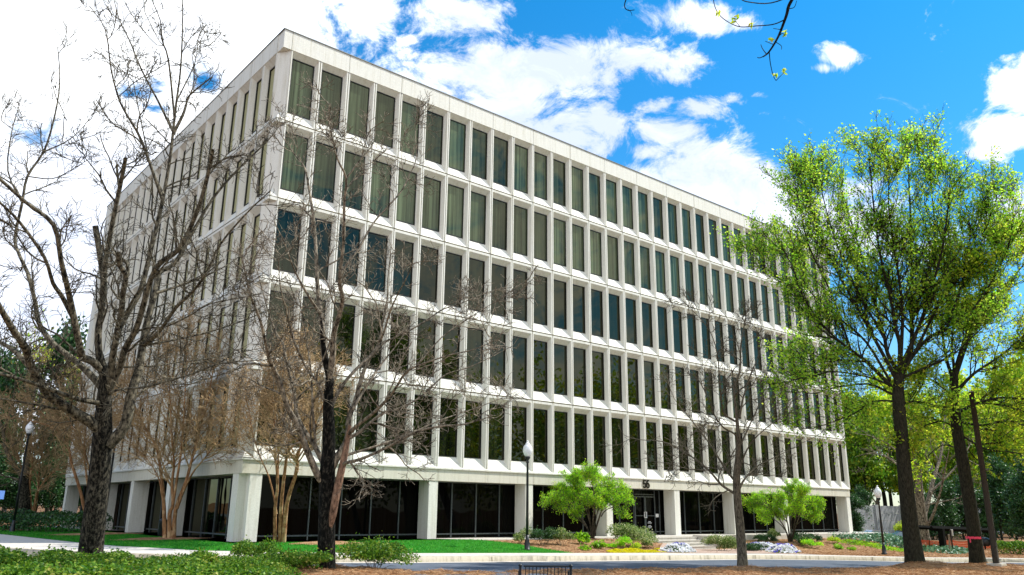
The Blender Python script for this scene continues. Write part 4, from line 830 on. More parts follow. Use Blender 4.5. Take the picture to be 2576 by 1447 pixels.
bare_tree('bare_tree', 'thick dark forked tree behind the left street lamp', bL, tL, [([(60, 1200), (35, 1170), (15, 1130), (8, 1090), (-5, 1040), (-20, 980)], .2, .02), ([(62, 1200), (72, 1150), (75, 1090), (80, 1020), (95, 950), (100, 880)], .2, .02), ([(60, 1210), (20, 1200), (-20, 1190)], .1, .02), ([(75, 1090), (110, 1020), (150, 970)], .08, .012), ([(8, 1090), (30, 1020), (40, 950), (45, 880)], .08, .012)], dL, rng, K['bark1'], K['barks'], .4, l1=(1.0, 1.8), l2=(5, 1.1), l3=(4, .5), rtw=.008)
# ------------------------------------------------------------------ shrubs and flowers
def shrub_arrays(rng, rx, ry, h, n, size, lumps=7, stems=14):
    """leaf clumps on twigs that fill a lumpy dome"""
    cs = []; ts = []
    for _ in range(lumps):
        a = rng.random()*2*PI; r = math.sqrt(rng.random())*.62; cs.append((r*math.cos(a)*rx, r*math.sin(a)*ry, h*rng.uniform(.25, .68), rng.uniform(.30, .56)))
    pts = []
    for c in cs:
        k = n//lumps; d = unit(rng.normal(size=(k, 3))); d[:, 2] = np.abs(d[:, 2])*1.1-.25; rr = rng.random(k)**.4
        q = np.c_[c[0]+d[:, 0]*rr*rx*c[3], c[1]+d[:, 1]*rr*ry*c[3], c[2]+d[:, 2]*rr*h*c[3]*.95]; pts.append(q)
    p = np.concatenate(pts); p[:, 2] = np.maximum(p[:, 2], .03)
    sp = rng.random(len(p)) < .10; p[sp] += np.c_[rng.normal(size=(sp.sum(), 2))*.05, np.abs(rng.normal(size=sp.sum()))*.09]
    for c in cs:
        for _ in range(max(1, stems//lumps)):
            e = np.array(c[:3])+rng.normal(size=3)*.12; b = np.array([e[0]*.25, e[1]*.25, 0]); m_ = (b+e)/2+rng.normal(size=3)*.05
            ts.append((np.array([b, m_, e]), np.array([.010, .007, .004])))
    v, q = leaf_quads(p, size, rng, flat=.7, asp=.6); return v, q, ts
def make_shrub(name, label, cat, pos, rng, rx, ry, h, n, size, mat, group=None, lumps=7, z=None):
    z = float(ground(pos[0], pos[1])) if z is None else z
    root = thing(name, label, cat, (pos[0], pos[1], z-.02), rng.random()*6, group); v, q, ts = shrub_arrays(rng, rx, ry, h, n, size, lumps)
    npmesh('foliage', v, q, mat, root); tv, tq = tubes_mesh(ts); npmesh('stems', tv, tq, K['barks'], root); return root
rng = np.random.default_rng(61)
hz = lambda x, y: float(island_z(x, y))
protos_s = [make_shrub('shrub', 'low yellow-green shrub merging into the spreading hedge at the lower left', 'shrub', (0, 0), rng, 1.15, 1.0, .62, 2600, .082, K['leafs'], 'shrubs of the low front hedge', z=0) for _ in range(3)]
spots = []
for py, x0, x1, st in ((1426, -40, 800, 76), (1437, -60, 790, 74), (1451, -40, 740, 72), (1468, -60, 690, 74), (1490, -60, 700, 84)):
    x = x0
    while x < x1:
        p = on_g(x+rng.uniform(-14, 14), py+rng.uniform(-3, 3), lambda a, b: gk(a)-.1); spots.append(p); x += st
first = list(protos_s); k = 0
for p in spots:
    if abs((p[0]-b1[0])) < .45 and abs(p[1]-b1[1]) < .45: continue
    if k < 3: o = first[k]
    else: o = copy_tree(first[int(rng.integers(3))])
    s = rng.uniform(.5, 1.0)*(1 if rng.random() < .8 else 1.2); o.location = (p[0], p[1], hz(p[0], p[1])-.03); o.rotation_euler = (0, 0, rng.random()*6.28); o.scale = (s, s, s*rng.uniform(.55, .95)); k += 1
p = on_g(945, 1424, lambda a, b: gk(a)-.05); make_shrub('shrub', 'rounded yellow-green shrub at the hedge\'s right end, right of the blackish trunk', 'shrub', p, rng, 1.35, 1.1, .78, 7500, .07, K['leafs'], lumps=14, z=hz(p[0], p[1]))
p = on_g(640, 1412, lambda a, b: gk(a)-.05); make_shrub('shrub', 'tallest spiky dark green shrub in the hedge left of the blackish trunk', 'shrub', p, rng, .75, .7, .82, 2600, .065, K['leafs'], lumps=6, z=hz(p[0], p[1]))
# planting bed by the entrance
def bed(x, y, name, label, rx, ry, h, n, size, mat, cat='shrub', lumps=6, group=None):
    return make_shrub(name, label, cat, on_g(x, y), rng, rx, ry, h, n, size, K[mat], group, lumps)
bed(1312, 1368, 'shrub', 'small loose dark shrub just left of the tall lamp post', .55, .5, .75, 1100, .075, 'leafv')
bed(1362, 1371, 'shrub', 'dark green shrub right of the lamp post against the storefront', .8, .6, .8, 2000, .08, 'leafd')
bed(1412, 1371, 'shrub', 'dark green shrub with pale tips nearest the left maple', .85, .6, .85, 2200, .08, 'leafv')
bed(1465, 1369, 'hosta', 'lime green hosta touching the left side of the maple trunk', .5, .45, .55, 420, .16, 'leafh', 'plant')
bed(1508, 1380, 'hosta', 'lime green hosta just below the left maple', .5, .4, .28, 300, .15, 'leafh', 'plant')
bed(1470, 1384, 'hosta', 'small pale lime hosta beside the tip of the lawn', .38, .35, .22, 220, .12, 'leafh', 'plant')
bed(1545, 1379, 'fern', 'small dark green fern between the left maple and the big shrub', .4, .35, .25, 420, .07, 'leafm', 'plant')
bed(1566, 1382, 'shrub', 'low green shrub at the foot of the big flowering shrub', .55, .45, .6, 1300, .06, 'leafm')
bed(1592, 1376, 'shrub', 'big rounded shrub with cream blossoms left of the entrance steps', 1.5, .9, 1.15, 6200, .075, 'leafv', lumps=11)
bed(1635, 1379, 'shrub', 'pale feathery shrub against the left end of the steps', .6, .5, .75, 1700, .065, 'leafv')
bed(1600, 1386, 'shrub', 'small brownish shrub behind the golden groundcover', .4, .35, .4, 600, .06, 'leafy')
bed(1817, 1377, 'shrub', 'cream blossomed shrub behind the right end of the steps', 1.35, .8, .9, 5200, .075, 'leafv', lumps=10)
bed(1880, 1376, 'shrub', 'dark spreading shrub between the slim bare tree and the right maple', 1.3, .7, .45, 3000, .07, 'leafd')
bed(1930, 1366, 'shrub', 'dark shrub below the left edge of the right maple', .9, .6, .55, 2000, .08, 'leafd')
bed(1948, 1361, 'shrub', 'glossy shrub on the terrace edge behind the right maple', .7, .5, .7, 1400, .09, 'leafv')
bed(2010, 1362, 'shrub', 'glossy shrub right of the right maple\'s stems', .7, .5, .6, 1200, .09, 'leafd')
bed(2022, 1372, 'shrub', 'dark green shrub behind the last pansies', 1.0, .7, .65, 2000, .08, 'leafd')
bed(2043, 1379, 'shrub', 'fine leaved green shrub right of the last pansies', .9, .7, .55, 2400, .06, 'leafm')
bed(2052, 1364, 'shrub', 'round dark shrub standing alone near the terrace wall', .6, .5, .55, 1100, .08, 'leafd')
bed(2098, 1367, 'shrub', 'small yellowish shrub close to the terrace wall', .6, .45, .5, 900, .07, 'leafy')
bed(2110, 1380, 'groundcover', 'lime clump in the open mulch left of the right lamp', .65, .4, .22, 420, .13, 'leafh', 'plant')
bed(2142, 1384, 'groundcover', 'second smaller lime clump in the mulch, nearer the right lamp', .45, .35, .18, 280, .12, 'leafh', 'plant')
bed(2268, 1350, 'shrub', 'feathery light green shrub before the grey wall', 1.2, .9, 1.5, 1800, .11, 'leafy')
def carpet(name, label, cat, poly_px, n, size, hgt, mat, fz=ground, petals=None, stuff=False, flat=.9):
    poly = [on_g(x, y)[:2] for x, y in poly_px]; a = np.array(poly); lo = a.min(0); hi = a.max(0); c = a.mean(0)
    pt = lo+(hi-lo)*rng.random((n*3, 2)); pt = pt[in_poly(pt, poly)][:n]
    mn = np.min([np.hypot(pt[:, 0]-e[0], pt[:, 1]-e[1]) for e in dense(poly+[poly[0]], .25)], axis=0)
    hh = hgt*sstep(0, .5, mn)*(.6+.5*np.sin(pt[:, 0]*5.1+pt[:, 1]*3.3)*.5+.25)
    z = ground(pt[:, 0], pt[:, 1])+.02+hh*np.sqrt(rng.random(len(pt)))
    base = np.array([c[0], c[1], float(ground(*c))]); cen = np.c_[pt, z]
    v, q = leaf_quads(cen, size, rng, flat=flat, asp=.75)
    if petals is None and stuff:
        o = npmesh(name, v, q, mat); return tag(o, label, cat, kind='stuff')
    root = thing(name, label, cat, tuple(base)); npmesh('foliage', v-base, q, mat, root)
    for pn, pm, cnt, ps, fn in (petals or []):
        s = rng.choice(len(pt), min(len(pt), cnt*4)); s = s[fn(pt[s], rng)][:cnt]
        cen = np.c_[pt[s], ground(pt[s, 0], pt[s, 1])+.03+hh[s]+rng.random(len(s))*.06]; v, q = leaf_quads(cen, ps, rng, flat=1.4, asp=1.0); npmesh(pn, v-base, q, pm, root)
    return root
bluep = lambda p, r: (np.sin(p[:, 0]*2.3+1.1)+np.sin(p[:, 1]*4.1+p[:, 0]) > .55) & (r.random(len(p)) < .9)
whitep = lambda p, r: ~(np.sin(p[:, 0]*2.3+1.1)+np.sin(p[:, 1]*4.1+p[:, 0]) > .8)
pet = lambda a, b: [('white_flowers', K['petalw'], a, .10, whitep), ('blue_flowers', K['petalb'], b, .095, bluep)]
carpet('pansy_bed', 'clump of white and blue pansies just below the entrance steps', 'flowers', [(1660, 1385), (1690, 1380), (1735, 1382), (1752, 1391), (1720, 1392.5), (1680, 1391.5)], 2000, .08, .28, K['leafs'], petals=pet(900, 330))
carpet('pansy_bed', 'clump of white and blue pansies right behind the slim bare tree', 'flowers', [(1872, 1381), (1900, 1377), (1960, 1379), (1950, 1386), (1900, 1388), (1872, 1387)], 1800, .08, .28, K['leafs'], petals=pet(800, 480))
carpet('pansy_bed', 'rightmost clump of mostly white pansies edged with blue', 'flowers', [(1925, 1389), (1950, 1382), (1995, 1383), (2015, 1391), (1990, 1394), (1950, 1393)], 2000, .08, .30, K['leafs'], petals=pet(1100, 260))
carpet('golden_groundcover', 'bright golden yellow groundcover strip along the sidewalk', 'groundcover', [(1525, 1387), (1560, 1384.5), (1640, 1388), (1680, 1391.5), (1600, 1392), (1535, 1391.5)], 5200, .07, .13, K['gold'], stuff=True)
carpet('golden_groundcover', 'small golden patch beside the lowest entrance step', 'groundcover', [(1645, 1381), (1680, 1380), (1690, 1383), (1655, 1384)], 600, .07, .12, K['gold'], stuff=True)
carpet('ivy', 'bluish green ivy spreading down the slope below the terrace end', 'groundcover', [(2066, 1352), (2150, 1346), (2250, 1352), (2400, 1378), (2460, 1393), (2395, 1395), (2300, 1386), (2200, 1369), (2120, 1358)], 16000, .17, .24, K['ivy'], stuff=True)
carpet('yellow_ivy', 'yellowish low plants fringing the ivy', 'groundcover', [(2100, 1361), (2130, 1360), (2210, 1370), (2290, 1386), (2270, 1389), (2190, 1377), (2110, 1366)], 1100, .13, .14, K['leafh'], stuff=True)
# hedges
def hedge(name, label, c0, c1, wd, h, n, size, mat, z=None):
    a = np.array(c0[:2]); b = np.array(c1[:2]); L = np.linalg.norm(b-a); t = (b-a)/L; nr = np.array([-t[1], t[0]]); base = np.array([*(a+b)/2, float(ground(*(a+b)/2))])
    s = rng.random(n)*L; w_ = rng.uniform(-.5, .5, n)*wd*1.05; lum = 1+.16*np.sin(s*2.1)+.1*np.sin(s*5.3+1); zz = h*lum*np.where(rng.random(n) < .5, 1-np.abs(rng.normal(size=n))*.08, rng.random(n)**.6)*(1-.4*(np.abs(w_)/wd*2)**3)
    pt = a+t*s[:, None]+nr*w_[:, None]; cen = np.c_[pt, ground(pt[:, 0], pt[:, 1])+np.maximum(zz, .04)]
    root = thing(name, label, 'hedge', tuple(base)); v, q = leaf_quads(cen, size, rng, flat=.6); npmesh('foliage', v-base, q, mat, root)
    ts = [(np.array([[*(a+t*x), float(ground(*(a+t*x)))], [*(a+t*x+rng.normal(size=2)*.1), float(ground(*(a+t*x)))+h*.5], [*(a+t*x+rng.normal(size=2)*.2), float(ground(*(a+t*x)))+h*.9]])-base, np.array([.03, .02, .01])) for x in np.arange(.3, L, .45)]
    tv, tq = tubes_mesh(ts); npmesh('stems', tv, tq, K['barks'], root); return root
h0 = on_g(-60, 1334); h1 = on_g(235, 1342)
hedge('hedge', 'dark clipped hedge in shade in front of the far left column', h0, h1, 2.2, .95, 9000, .12, K['leafd'])
h0 = on_g(2508, 1393); h1 = on_g(2640, 1396)
hedge('hedge', 'clipped light green hedge at the right edge before the orange fence', h0, h1, 1.6, .62, 3200, .12, K['leafs'])
# ------------------------------------------------------------------ street furniture
def lamp(label, base, H, group='globe lamps on dark posts'):
    root = thing('street_lamp', label, 'lamp', tuple(base), 0, group)
    MB().lathe([(.15, 0), (.15, .06), (.115, .08), (.11, .32), (.095, .36), (.105, .40), (.07, .46), (.065, .62)], 14).build('post_base', K['black'], root, True)
    MB().lathe([(.062, .60), (.055, H*.5), (.045, H-.92), (.065, H-.90), (.065, H-.86), (.045, H-.83), (.06, H-.78), (.11, H-.72), (.12, H-.66), (.09, H-.64)], 14).build('post', K['black'], root, True)
    MB().lathe([(.09, H-.66), (.15, H-.58), (.195, H-.46), (.205, H-.36), (.19, H-.26), (.145, H-.18), (.09, H-.13), (.10, H-.11), (.085, H-.09), (.05, H-.06), (.035, H-.03), (.045, H-.01), (.015, H+.04)], 18).build('globe', K['lamp'], root, True)
    return root
pc = on_g(1326, 1385.5); top = depth_of(pc)
def lamp_h(p, ytop):
    lo, hi = 1., 8.
    for _ in range(40):
        m_ = (lo+hi)/2; q = (np.array([p[0], p[1], p[2]+m_])-CAM) @ M3.T
        if 723.5-FV*q[1]/q[2] > ytop: lo = m_
        else: hi = m_
    return lo
lamp('white globe lamp on a tall dark post between lawn and mulch bed', pc, lamp_h(pc, 1110))
pr_ = on_g(2225, 1395); lamp('white globe lamp on the slope right of the building', pr_, lamp_h(pr_, 1223))
pl_ = on_g(30, 1340); lamp('white globe lamp at the far left before the dark forked tree', pl_, lamp_h(pl_, 1060))
pb_ = on_g(257, 1346); lamp('globe lamp peeping out behind the forks of the big dark trunk', pb_, lamp_h(pb_, 1075))
# bench with its slatted back towards us
bp_ = P(1372.5, 1421, 18.6); H = .78; zb = float(bp_[2])-H
ang = math.atan2(M3[0][1], M3[0][0])+.05
be = thing('park_bench', 'black metal bench seen from behind its slatted back at the bottom edge', 'bench', (bp_[0], bp_[1], zb), ang)
hw = .575
m = MB(); m.tube([(-hw+.06, 0, H-.03), (hw, 0, H-.03)], .022, 8)
for x in np.linspace(-hw+.11, hw-.11, 12): m.tube([(x, .02, .44), (x, 0, H-.03)], .011, 6)
m.tube([(-hw, .02, .46), (hw, .02, .46)], .018, 8); m.build('backrest', K['black'], be)
m = MB()
for k in range(6): m.box(-hw, .06+k*.075, .42, hw, .115+k*.075, .44)
m.build('seat', K['black'], be)
for s in (-1, 1):
    x = s*(hw+.015); m = MB(); m.tube([(x, -.06, 0), (x, .03, .42), (x, -.005, H-.02)], .028, 8); m.lathe([(.02, H-.05), (.042, H-.035), (.046, H-.01), (.02, H+.012)], 10, (x, -.005)); m.tube([(x, .02, .64), (x, .45, .62), (x, .47, .0)], .022, 8); m.build('side_frame', K['black'], be)
# tall utility pole
pp = on_g(2507, 1421, lambda a, b: float(island_z(a, b)))
dpp = depth_of(pp); topp = P(2443, 985, dpp)
po = thing('utility_pole', 'tall dark wooden pole on a low footing at the right edge', 'pole', tuple(pp))
dirp = (topp-pp); Lp = dirp*1.0
MB().tube([(0, 0, -.3), tuple(Lp*.5), tuple(Lp)], [.125, .11, .10], 12).build('shaft', K['pole'], po, True)
MB().box(-.28, -.28, -.3, .28, .28, .06).build('footing', K['paving'], po, bevel=.02)
# bollard by the crape myrtle, blue sign, small sign on stake
pbx = on_g(406, 1350); bo = thing('waste_bin', 'dark narrow bin beside the crape myrtle at the left terrace edge', 'bin', tuple(pbx))
MB().lathe([(.15, 0), (.17, .05), (.17, .62), (.19, .66)], 16).build('body', K['black'], bo, True); MB().lathe([(.195, .665), (.19, .72), (.10, .80), (.03, .82)], 16).build('lid', K['black'], bo, True)
ps_ = on_g(2398, 1391); sg = thing('sign', 'small white notice on a post and leaning wooden stake before the orange fence', 'sign', tuple(ps_), .65)
pd = depth_of(ps_); sc_ = pd/FV
MB().box(-.035, -.035, -.1, .035, .035, 55*sc_).build('post', K['pole'], sg)
m = MB(); m.box(-14*sc_/2*1.2-.1, -.06, 41*sc_, 14*sc_/2*1.2-.1, -.04, 57*sc_); bd = m.build('board', K['white'], sg)
m = MB()
for k in range(3): m.box(-.24, -.066, (53-k*4.5)*sc_, .04-.05*k, -.061, (54.6-k*4.5)*sc_)
m.build('lettering', K['black'], bd); MB().tube([(.30, .1, -.1), (.12, .08, 44*sc_)], .045, 6).build('stake', K['wood'], sg)
pq = P(0, 1246, 62.0); gq = float(ground(pq[0], pq[1])); sb = thing('sign', 'blue sign board at the far left edge in front of the woods', 'sign', (pq[0], pq[1], gq), .7); MB().box(-.4, -.03, pq[2]-gq-.3, .4, .03, pq[2]-gq+.35).build('board', K['bluesign'], sb); MB().box(-.04, .03, -.1, .04, .1, pq[2]-gq+.3).build('post', K['pole'], sb)
# dark timber shelter with shade put into its colour, orange safety fence, round grill, slim dark tree
def pxz(x, y, depth): return P(x, y, depth)
sh = on_g(2367, 1384); ds = depth_of(sh); g0 = float(sh[2])
shelter = thing('shelter', 'dark timber shelter beam on posts, coloured near black for shade, among the trees at the right', 'shelter', tuple(sh))
A_ = P(2343, 1329, ds); Bb = P(2500, 1335, ds+2); m = MB(); off = sh
v0 = A_-off; v1 = Bb-off; m.tube([tuple(v0), tuple(v1)], .15, 4); m.tube([tuple(v0+np.array([.6, 1.8, .05])), tuple(v1+np.array([.6, 1.8, .05]))], .13, 4)
m.build('beam', K['shadewood'], shelter)
for x in (2367, 2495): q_ = P(x, 1330, ds+(.1 if x < 2400 else 2)); MB().box(q_[0]-off[0]-.16, q_[1]-off[1]-.16, -.3, q_[0]-off[0]+.16, q_[1]-off[1]+.16, q_[2]-off[2]).build('post', K['shadewood'], shelter)
fl = [(2290, 1366, 1346), (2338, 1375, 1359), (2390, 1384, 1356.5), (2440, 1384, 1359), (2500, 1384, 1362), (2560, 1384, 1363), (2640, 1386, 1364)]
fe = None; m = MB(); fd = 51.
F0 = [P(x, yb, fd+i*.6) for i, (x, yb, yt) in enumerate(fl)]; F1 = [P(x, yt, fd+i*.6) for i, (x, yb, yt) in enumerate(fl)]
fe = thing('safety_fence', 'sagging orange mesh safety fence below the trees at the right', 'fence', tuple(F0[1])); o_ = F0[1]
nseg = 26
for i in range(len(fl)-1):
    for k in range(nseg):
        for r in range(4):
            def pt(u, w_):
                sag = .10*math.sin(u*PI); a = F0[i]*(1-u)+F0[i+1]*u; b = F1[i]*(1-u)+F1[i+1]*u-np.array([0, 0, sag]); return a*(1-w_)+b*w_-o_
            u0, u1 = k/nseg, (k+.86)/nseg; w0, w1 = r/4, (r+.9)/4; m.quad(pt(u0, w0), pt(u1, w0), pt(u1, w1), pt(u0, w1))
m.build('mesh', K['orange'], fe)
for a, b in zip(F0, F1): MB().tube([tuple(a-o_-np.array([0, 0, .2])), tuple(b-o_+np.array([0, 0, .12]))], .03, 6).build('post', K['pole'], fe)
pgz = on_g(2479, 1382); gr_ = thing('grill', 'dark rounded bin on a post between the ribboned trunk and the pole', 'bin', tuple(pgz)); MB().lathe([(.05, 0), (.05, .18), (.26, .2), (.34, .3), (.36, .45), (.32, .62), (.2, .72), (.05, .75)], 16).build('body', K['black'], gr_, True)
# grey panel wall
w0 = P(2132, 1271, 90); w1 = P(2600, 1275, 112); wb = float(w0[2])-3.3
a = np.array(w0[:2]); b = np.array(w1[:2]); Lw = np.linalg.norm(b-a); rzv = math.atan2(b[1]-a[1], b[0]-a[0])
gw = thing('concrete_wall', 'long grey concrete panel wall behind the trees at the right', 'wall', (a[0], a[1], wb), rzv)
m = MB(); n = 8; st = Lw/n
for i in range(n):
    for k in range(4): m.box(i*st+.02, 0, k*.83, (i+1)*st-.02, .2, k*.83+.815)
m.build('panels', K['wallg'], gw)
for i in range(n+1): MB().box(i*st-.22, -.12, -1, i*st+.22, .32, 3.42).build('pilaster', K['wallg'], gw)
# parked cars
def car(label, loc, rz, paint):
    r = thing('parked_car', label, 'car', loc, rz)
    body = [(-2.2, .35), (-2.2, .78), (-2.05, .92), (-1.5, .97), (1.0, .95), (1.9, .84), (2.2, .66), (2.22, .35)]
    cab = [(-1.75, .95), (-1.2, 1.42), (.2, 1.46), (1.05, .95)]
    def ext(m_, pf, y0, y1, ins=0):
        n_ = len(m_.v); k = len(pf); zc = .95
        for y, sg_ in ((y0, 1), (y1, -1)): m_.v += [(x, y+sg_*ins*max(0, (z-zc)), z) for x, z in pf]
        m_.f += [tuple(n_+i for i in range(k)), tuple(n_+2*k-1-i for i in range(k))]+[(n_+i, n_+(i+1) % k, n_+k+(i+1) % k, n_+k+i) for i in range(k)]
    m_ = MB(); ext(m_, body, -.87, .87); bo_ = m_.build('body', paint, r, bevel=.06)
    m_ = MB(); ext(m_, cab, -.80, .80, .35); m_.build('windows', K['carglass'], r)
    m_ = MB(); ext(m_, [(-1.25, 1.40), (-1.15, 1.46), (.18, 1.50), (.26, 1.44)], -.66, .66); m_.build('roof', paint, r, bevel=.02)
    for x in (-1.35, 1.38):
        for y in (-.84, .84):
            MB().tube([(x, y-.1, .32), (x, y+.1, .32)], .32, 18).build('wheel', K['tyre'], r)
    for y in (-.6, .6): MB().box(2.17, y-.18, .58, 2.235, y+.18, .72).build('headlight', K['white'], r)
    return r
def car_at(x, y, depth, zroof=1.5):
    q_ = P(x, y, depth); return (q_[0], q_[1], q_[2]-zroof)
car('silver car whose windscreen shows past the terrace end', car_at(2192, 1334, 74), 2.5, K['carp'])
car('dark blue car parked before the grey wall beside the dark oak trunk', car_at(2266, 1335, 76), 2.3, K['card'])
drape('far_road', [(-60, 56), (34, 56), (34, 66), (-60, 66)], wide_z, K['asphalt'], 2.0, dz=.05)
# ------------------------------------------------------------------ woods
def generic_tree(name, label, rng, H, crown, mt, ml, nleaf, size, lo=.25, nlimb=16, group=None, spread=.5, bare=0):
    """trunk with limbs, leaf clumps gathered about the limb ends"""
    root = thing(name, label, 'tree', (0, 0, 0), 0, group)
    tr = smooth_line([np.array([rng.normal()*.12*i, rng.normal()*.12*i, H*z]) for i, z in enumerate((-.02, .2, .4, .62, .95))], np.array([1, .8, .65, .42, .08])*H*.018, 4)
    A1 = []
    for k in range(nlimb):
        A1 += spawn(tr, rng, 1, crown*(1.05 if k % 2 else .8), rng.uniform(.6, 1.2), .22, lo, m=7, gn=.12, rk=.45, rmin=.02)
    A2 = []
    for b in A1: A2 += spawn(b, rng, 5, crown*.45, .7, .15, .3, m=5, gn=.15, rk=.6, rmin=.014)
    A3 = []
    for b in A2: A3 += spawn(b, rng, 4 if not bare else 9, crown*.24, .7, .1, .3, m=4, gn=.2, rk=.6, rmin=.010)
    lv = None
    if nleaf:
        cen = along(A3+A2, rng, nleaf/(len(A3)+len(A2)), spread, .3); lv = leaf_quads(cen, size, rng, flat=.4, asp=.7)
    end_tree(root, np.zeros(3), [tr], A1+A2+A3, mt, mt if not bare else K['crapetwig'], lv, ml); return root
rng = np.random.default_rng(77)
GW = 'woodland trees behind the grey wall'; GE = 'dark evergreens in the woods'; GB = 'leafless tan trees in the woods'
KIND = {'a': generic_tree('woodland_tree', 'light green spring tree in the woods beyond the grey concrete wall', rng, 15, 4.6, K['barkg'], K['leafy'], 6500, .34, .3, 16, GW, .38),
        'b': generic_tree('woodland_tree', 'mid green woodland tree in the woods around the building', rng, 14, 4.4, K['barkg'], K['leafw'], 8000, .34, .2, 18, 'green woodland trees around the building', .40),
        'c': generic_tree('evergreen_tree', 'dark glossy evergreen tree low in the woods', rng, 9, 3.0, K['barkg'], K['leafd'], 9000, .28, .05, 20, GE, .36),
        'd': generic_tree('woodland_tree', 'leafless tan twigged tree standing in the woods', rng, 13, 4.0, K['limb2'], K['leafy'], 500, .25, .3, 16, GB, .3, bare=1)}
used = set()
def plant(kind, x, y, s, zs=1.0, z=None, label=None, group=None):
    if kind in used: o = copy_tree(KIND[kind])
    else: o = KIND[kind]; used.add(kind)
    o.location = (x, y, float(wide_z(np.array(x), np.array(y)))-.1 if z is None else z); o.rotation_euler = (0, 0, rng.random()*6.28); o.scale = (s, s, s*zs)
    if label: o['label'] = label
    if group: o['group'] = group
    return o
# right: rows beyond the wall, then undergrowth before it
for k, (px_, dep, kd, s) in enumerate([(2150, 100, 'b', 1.0), (2185, 96, 'b', .9), (2225, 100, 'a', 1.0), (2305, 98, 'b', .9), (2120, 112, 'b', .85), (2165, 122, 'a', 1.0), (2210, 108, 'd', .95), (2250, 118, 'a', 1.0), (2290, 112, 'b', .95), (2335, 124, 'a', 1.1), (2380, 110, 'a', .95), (2420, 120, 'b', 1.05), (2465, 112, 'a', 1.1), (2510, 122, 'd', 1.1), (2545, 112, 'b', 1.15), (2590, 118, 'a', 1.15), (2640, 108, 'b', 1.2), (2690, 112, 'a', 1.2), (2500, 92, 'a', .95), (2560, 88, 'b', .95), (2615, 84, 'a', .9), (2440, 96, 'b', .75)]):
    p = P(px_, 1330, dep); plant(kd, p[0], p[1], s*1.15, rng.uniform(.95, 1.2), z=-1.0)
for px_, dep, s in [(2150, 84, .50), (2168, 92, .62), (2345, 74, .52), (2385, 72, .60), (2425, 76, .58), (2480, 70, .55), (2520, 74, .72), (2560, 70, .62), (2590, 66, .70), (2545, 84, .85)]:
    p = P(px_, 1345, dep); plant('c', p[0], p[1], s, rng.uniform(.85, 1.1), z=-1.3)
# left: woods behind the far road
for x, y, kd, s in [(-14, 82, 'd', .95), (-8, 78, 'c', 1.0), (-3, 84, 'd', .95), (2, 76, 'c', .95), (5, 86, 'd', 1.0), (9, 78, 'c', .9), (12, 86, 'd', 1.0), (16, 80, 'b', .95), (20, 90, 'c', 1.1), (-20, 78, 'b', 1.05), (-5, 92, 'c', 1.45), (3, 96, 'c', 1.3), (12, 98, 'c', 1.5), (22, 100, 'b', 1.1), (-1, 73, 'c', .6), (6, 73, 'c', .55), (10, 74, 'c', .65), (-9, 73, 'c', .6), (14, 73, 'c', .6), (-14, 60, 'd', .8), (-9, 50, 'c', 1.15), (-12.5, 47, 'd', .8)]:
    plant(kd, x, y, s*(1.25 if y > 70 and s > .8 else 1), rng.uniform(.9, 1.1)*(1.35 if y > 70 and s > .8 else 1))
for x in np.arange(-8, 20, 1.7): plant('c', x+rng.normal()*.5, 70+rng.random()*3, rng.uniform(.55, .8), rng.uniform(.7, 1.0), z=.1)
# off to the right of the view: the wood across the drive that the windows mirror
def wood(name, label, spots, mat):
    m_ = []
    for k, (x, y, h, r) in enumerate(spots):
        c = 1500; d = unit(rng.normal(size=(c, 3))); rr = rng.random(c)**.4; lum = 1+.35*np.sin(d[:, 0]*6+k)*np.sin(d[:, 2]*7+2*k)
        m_.append(np.c_[x+d[:, 0]*rr*r*lum, y+d[:, 1]*rr*r*lum, h*.55+d[:, 2]*rr*h*.45*lum])
    cen = np.concatenate(m_); cen = cen[cen[:, 2] > -.6]; v, q = leaf_quads(cen, .48, rng, asp=.7); return tag(npmesh(name, v, q, mat), label, 'woodland', kind='stuff')
wood('woodland', 'green wood across the drive that the window glass mirrors', [(18+k*2.6+rng.normal(), -29.5-abs(rng.normal())*5-max(0, 34-k*2.6)*.12, rng.uniform(14, 20), rng.uniform(2.6, 4.2)) for k in range(40)], K['leafy'])
wood('side_woodland', 'wood beyond the left lawn that the side glazing mirrors', [(-46-abs(rng.normal())*5, -4+k*3.4, rng.uniform(5, 8), rng.uniform(2.4, 3.6)) for k in range(24)], K['leafd'])
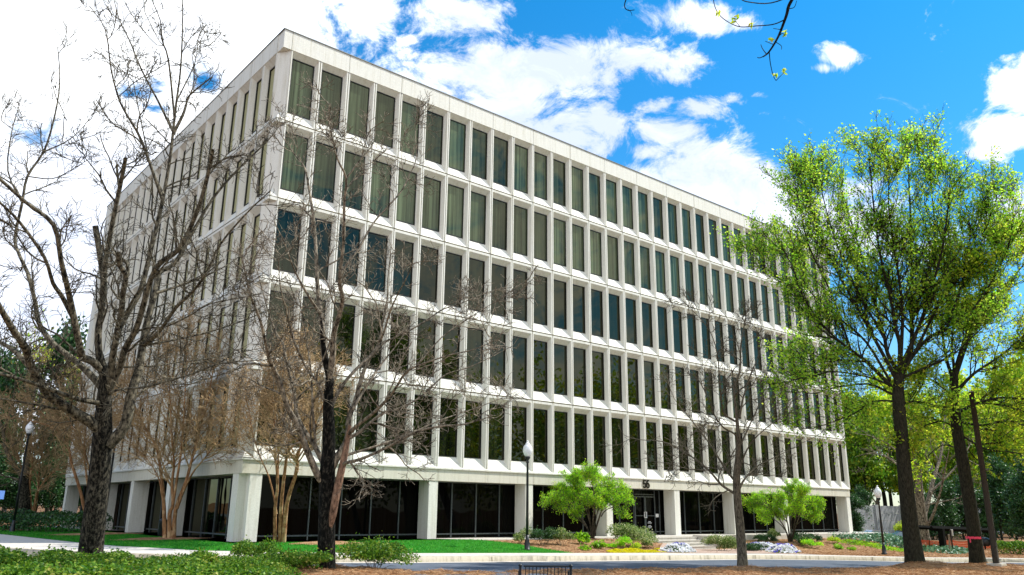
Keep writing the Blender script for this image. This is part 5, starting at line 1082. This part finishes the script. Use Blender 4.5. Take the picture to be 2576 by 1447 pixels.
# a budding tree whose trunk stands outside the picture; its low limb hangs into the top of the view
rng = np.random.default_rng(91)
fw2 = M3[2, :2]/np.linalg.norm(M3[2, :2]); rt2 = M3[0, :2]/np.linalg.norm(M3[0, :2])
tb = CAM[:2]+fw2*4.2+rt2*7.5; zt0 = -.45; bt = np.array([tb[0], tb[1], zt0])
trk = smooth_line([bt, bt+[0, 0, 2.5], bt+[-.1, .1, 5.2], bt+[.1, .2, 8.5]], [.26, .21, .17, .06], 4)
Dh = 7.0
limb = smooth_line([trk[0][8], P(2500, -260, Dh-.6), P(2200, -170, Dh), P(2060, -90, Dh), P(1992, 0, Dh), P(1978, 40, Dh), P(1958, 92, Dh), P(1935, 130, Dh), P(1920, 143, Dh)], [.09, .06, .038, .024, .015, .013, .010, .008, .006], 4)
tw = [px_limb(c, Dh+o, t, r0, r1, 4) for c, r0, r1, o, t in [
 ([(1975, 50), (1945, 62), (1900, 66), (1862, 68), (1832, 56), (1808, 36), (1796, 8), (1794, -30)], .007, .0035, 0, .1), ([(2060, -90), (2000, -20), (1940, 8), (1880, 5), (1860, -5)], .009, .0045, 0, -.2), ([(1935, 130), (1938, 160), (1945, 190), (1952, 203)], .005, .003, 0, .05), ([(1952, 203), (1965, 190), (1976, 180)], .0035, .002, 0, .05), ([(1958, 92), (1968, 84), (1974, 88)], .005, .003, 0, 0), ([(1985, 22), (1998, 18), (2004, 2)], .005, .003, 0, 0), ([(1925, 140), (1912, 146), (1905, 145)], .006, .004, 0, 0), ([(1928, 136), (1918, 122), (1914, 112)], .005, .003, 0, 0), ([(1945, 112), (1925, 104)], .004, .003, 0, 0), ([(1950, 105), (1965, 115), (1966, 125)], .004, .0025, 0, 0), ([(1965, 75), (1945, 72)], .004, .003, 0, 0), ([(1862, 68), (1845, 46)], .003, .002, 0, 0), ([(1890, 66), (1892, 45)], .003, .002, 0, 0),
 ([(1640, -120), (1600, -50), (1575, 0), (1572, 18), (1580, 26), (1596, 25)], .008, .004, 0, .1), ([(1580, 24), (1588, 32), (1590, 40)], .003, .002, 0, 0), ([(2200, -170), (1900, -190), (1640, -120)], .02, .008, 0, .3), ([(1720, -150), (1700, -30), (1672, -2)], .006, .003, 0, 0)]]
lc = np.concatenate([np.array([P(x+rng.uniform(-5, 5), y+rng.uniform(-6, 6), Dh) for _ in range(7)]) for x, y in [(1806, 32), (1852, 44), (1890, 62), (1972, 180), (1950, 192), (1974, 84), (1940, 102), (1846, 52)]])
lv = leaf_quads(lc, .055, rng, asp=.35)
rt_ = thing('budding_tree', 'budding tree whose dark twig hangs into the top of the picture', 'tree', tuple(bt))
more = []
for b in [limb]: more += spawn((b[0][:14], b[1][:14]), rng, 10, 1.2, .6, .2, .0, m=6, gn=.15, rk=.4, rmin=.006)
more = [t for t in more if all(((q := (p-CAM) @ M3.T)[2] < .5 or not (-60 < 1288+FV*q[0]/q[2] < 2640 and 723.5-FV*q[1]/q[2] > -30)) for p in t[0])]
top_l = spawn(trk, rng, 9, 2.6, .8, .35, .55, m=7, gn=.12, rk=.5, rmin=.01)
top_l = [t for t in top_l if all(((q := (p-CAM) @ M3.T)[2] < .5 or not (-60 < 1288+FV*q[0]/q[2] < 2640 and 723.5-FV*q[1]/q[2] > -30)) for p in t[0])]
end_tree(rt_, bt, [trk], [limb]+tw+more+top_l, K['bark1'], K['bark2'], lv, K['leafy'])
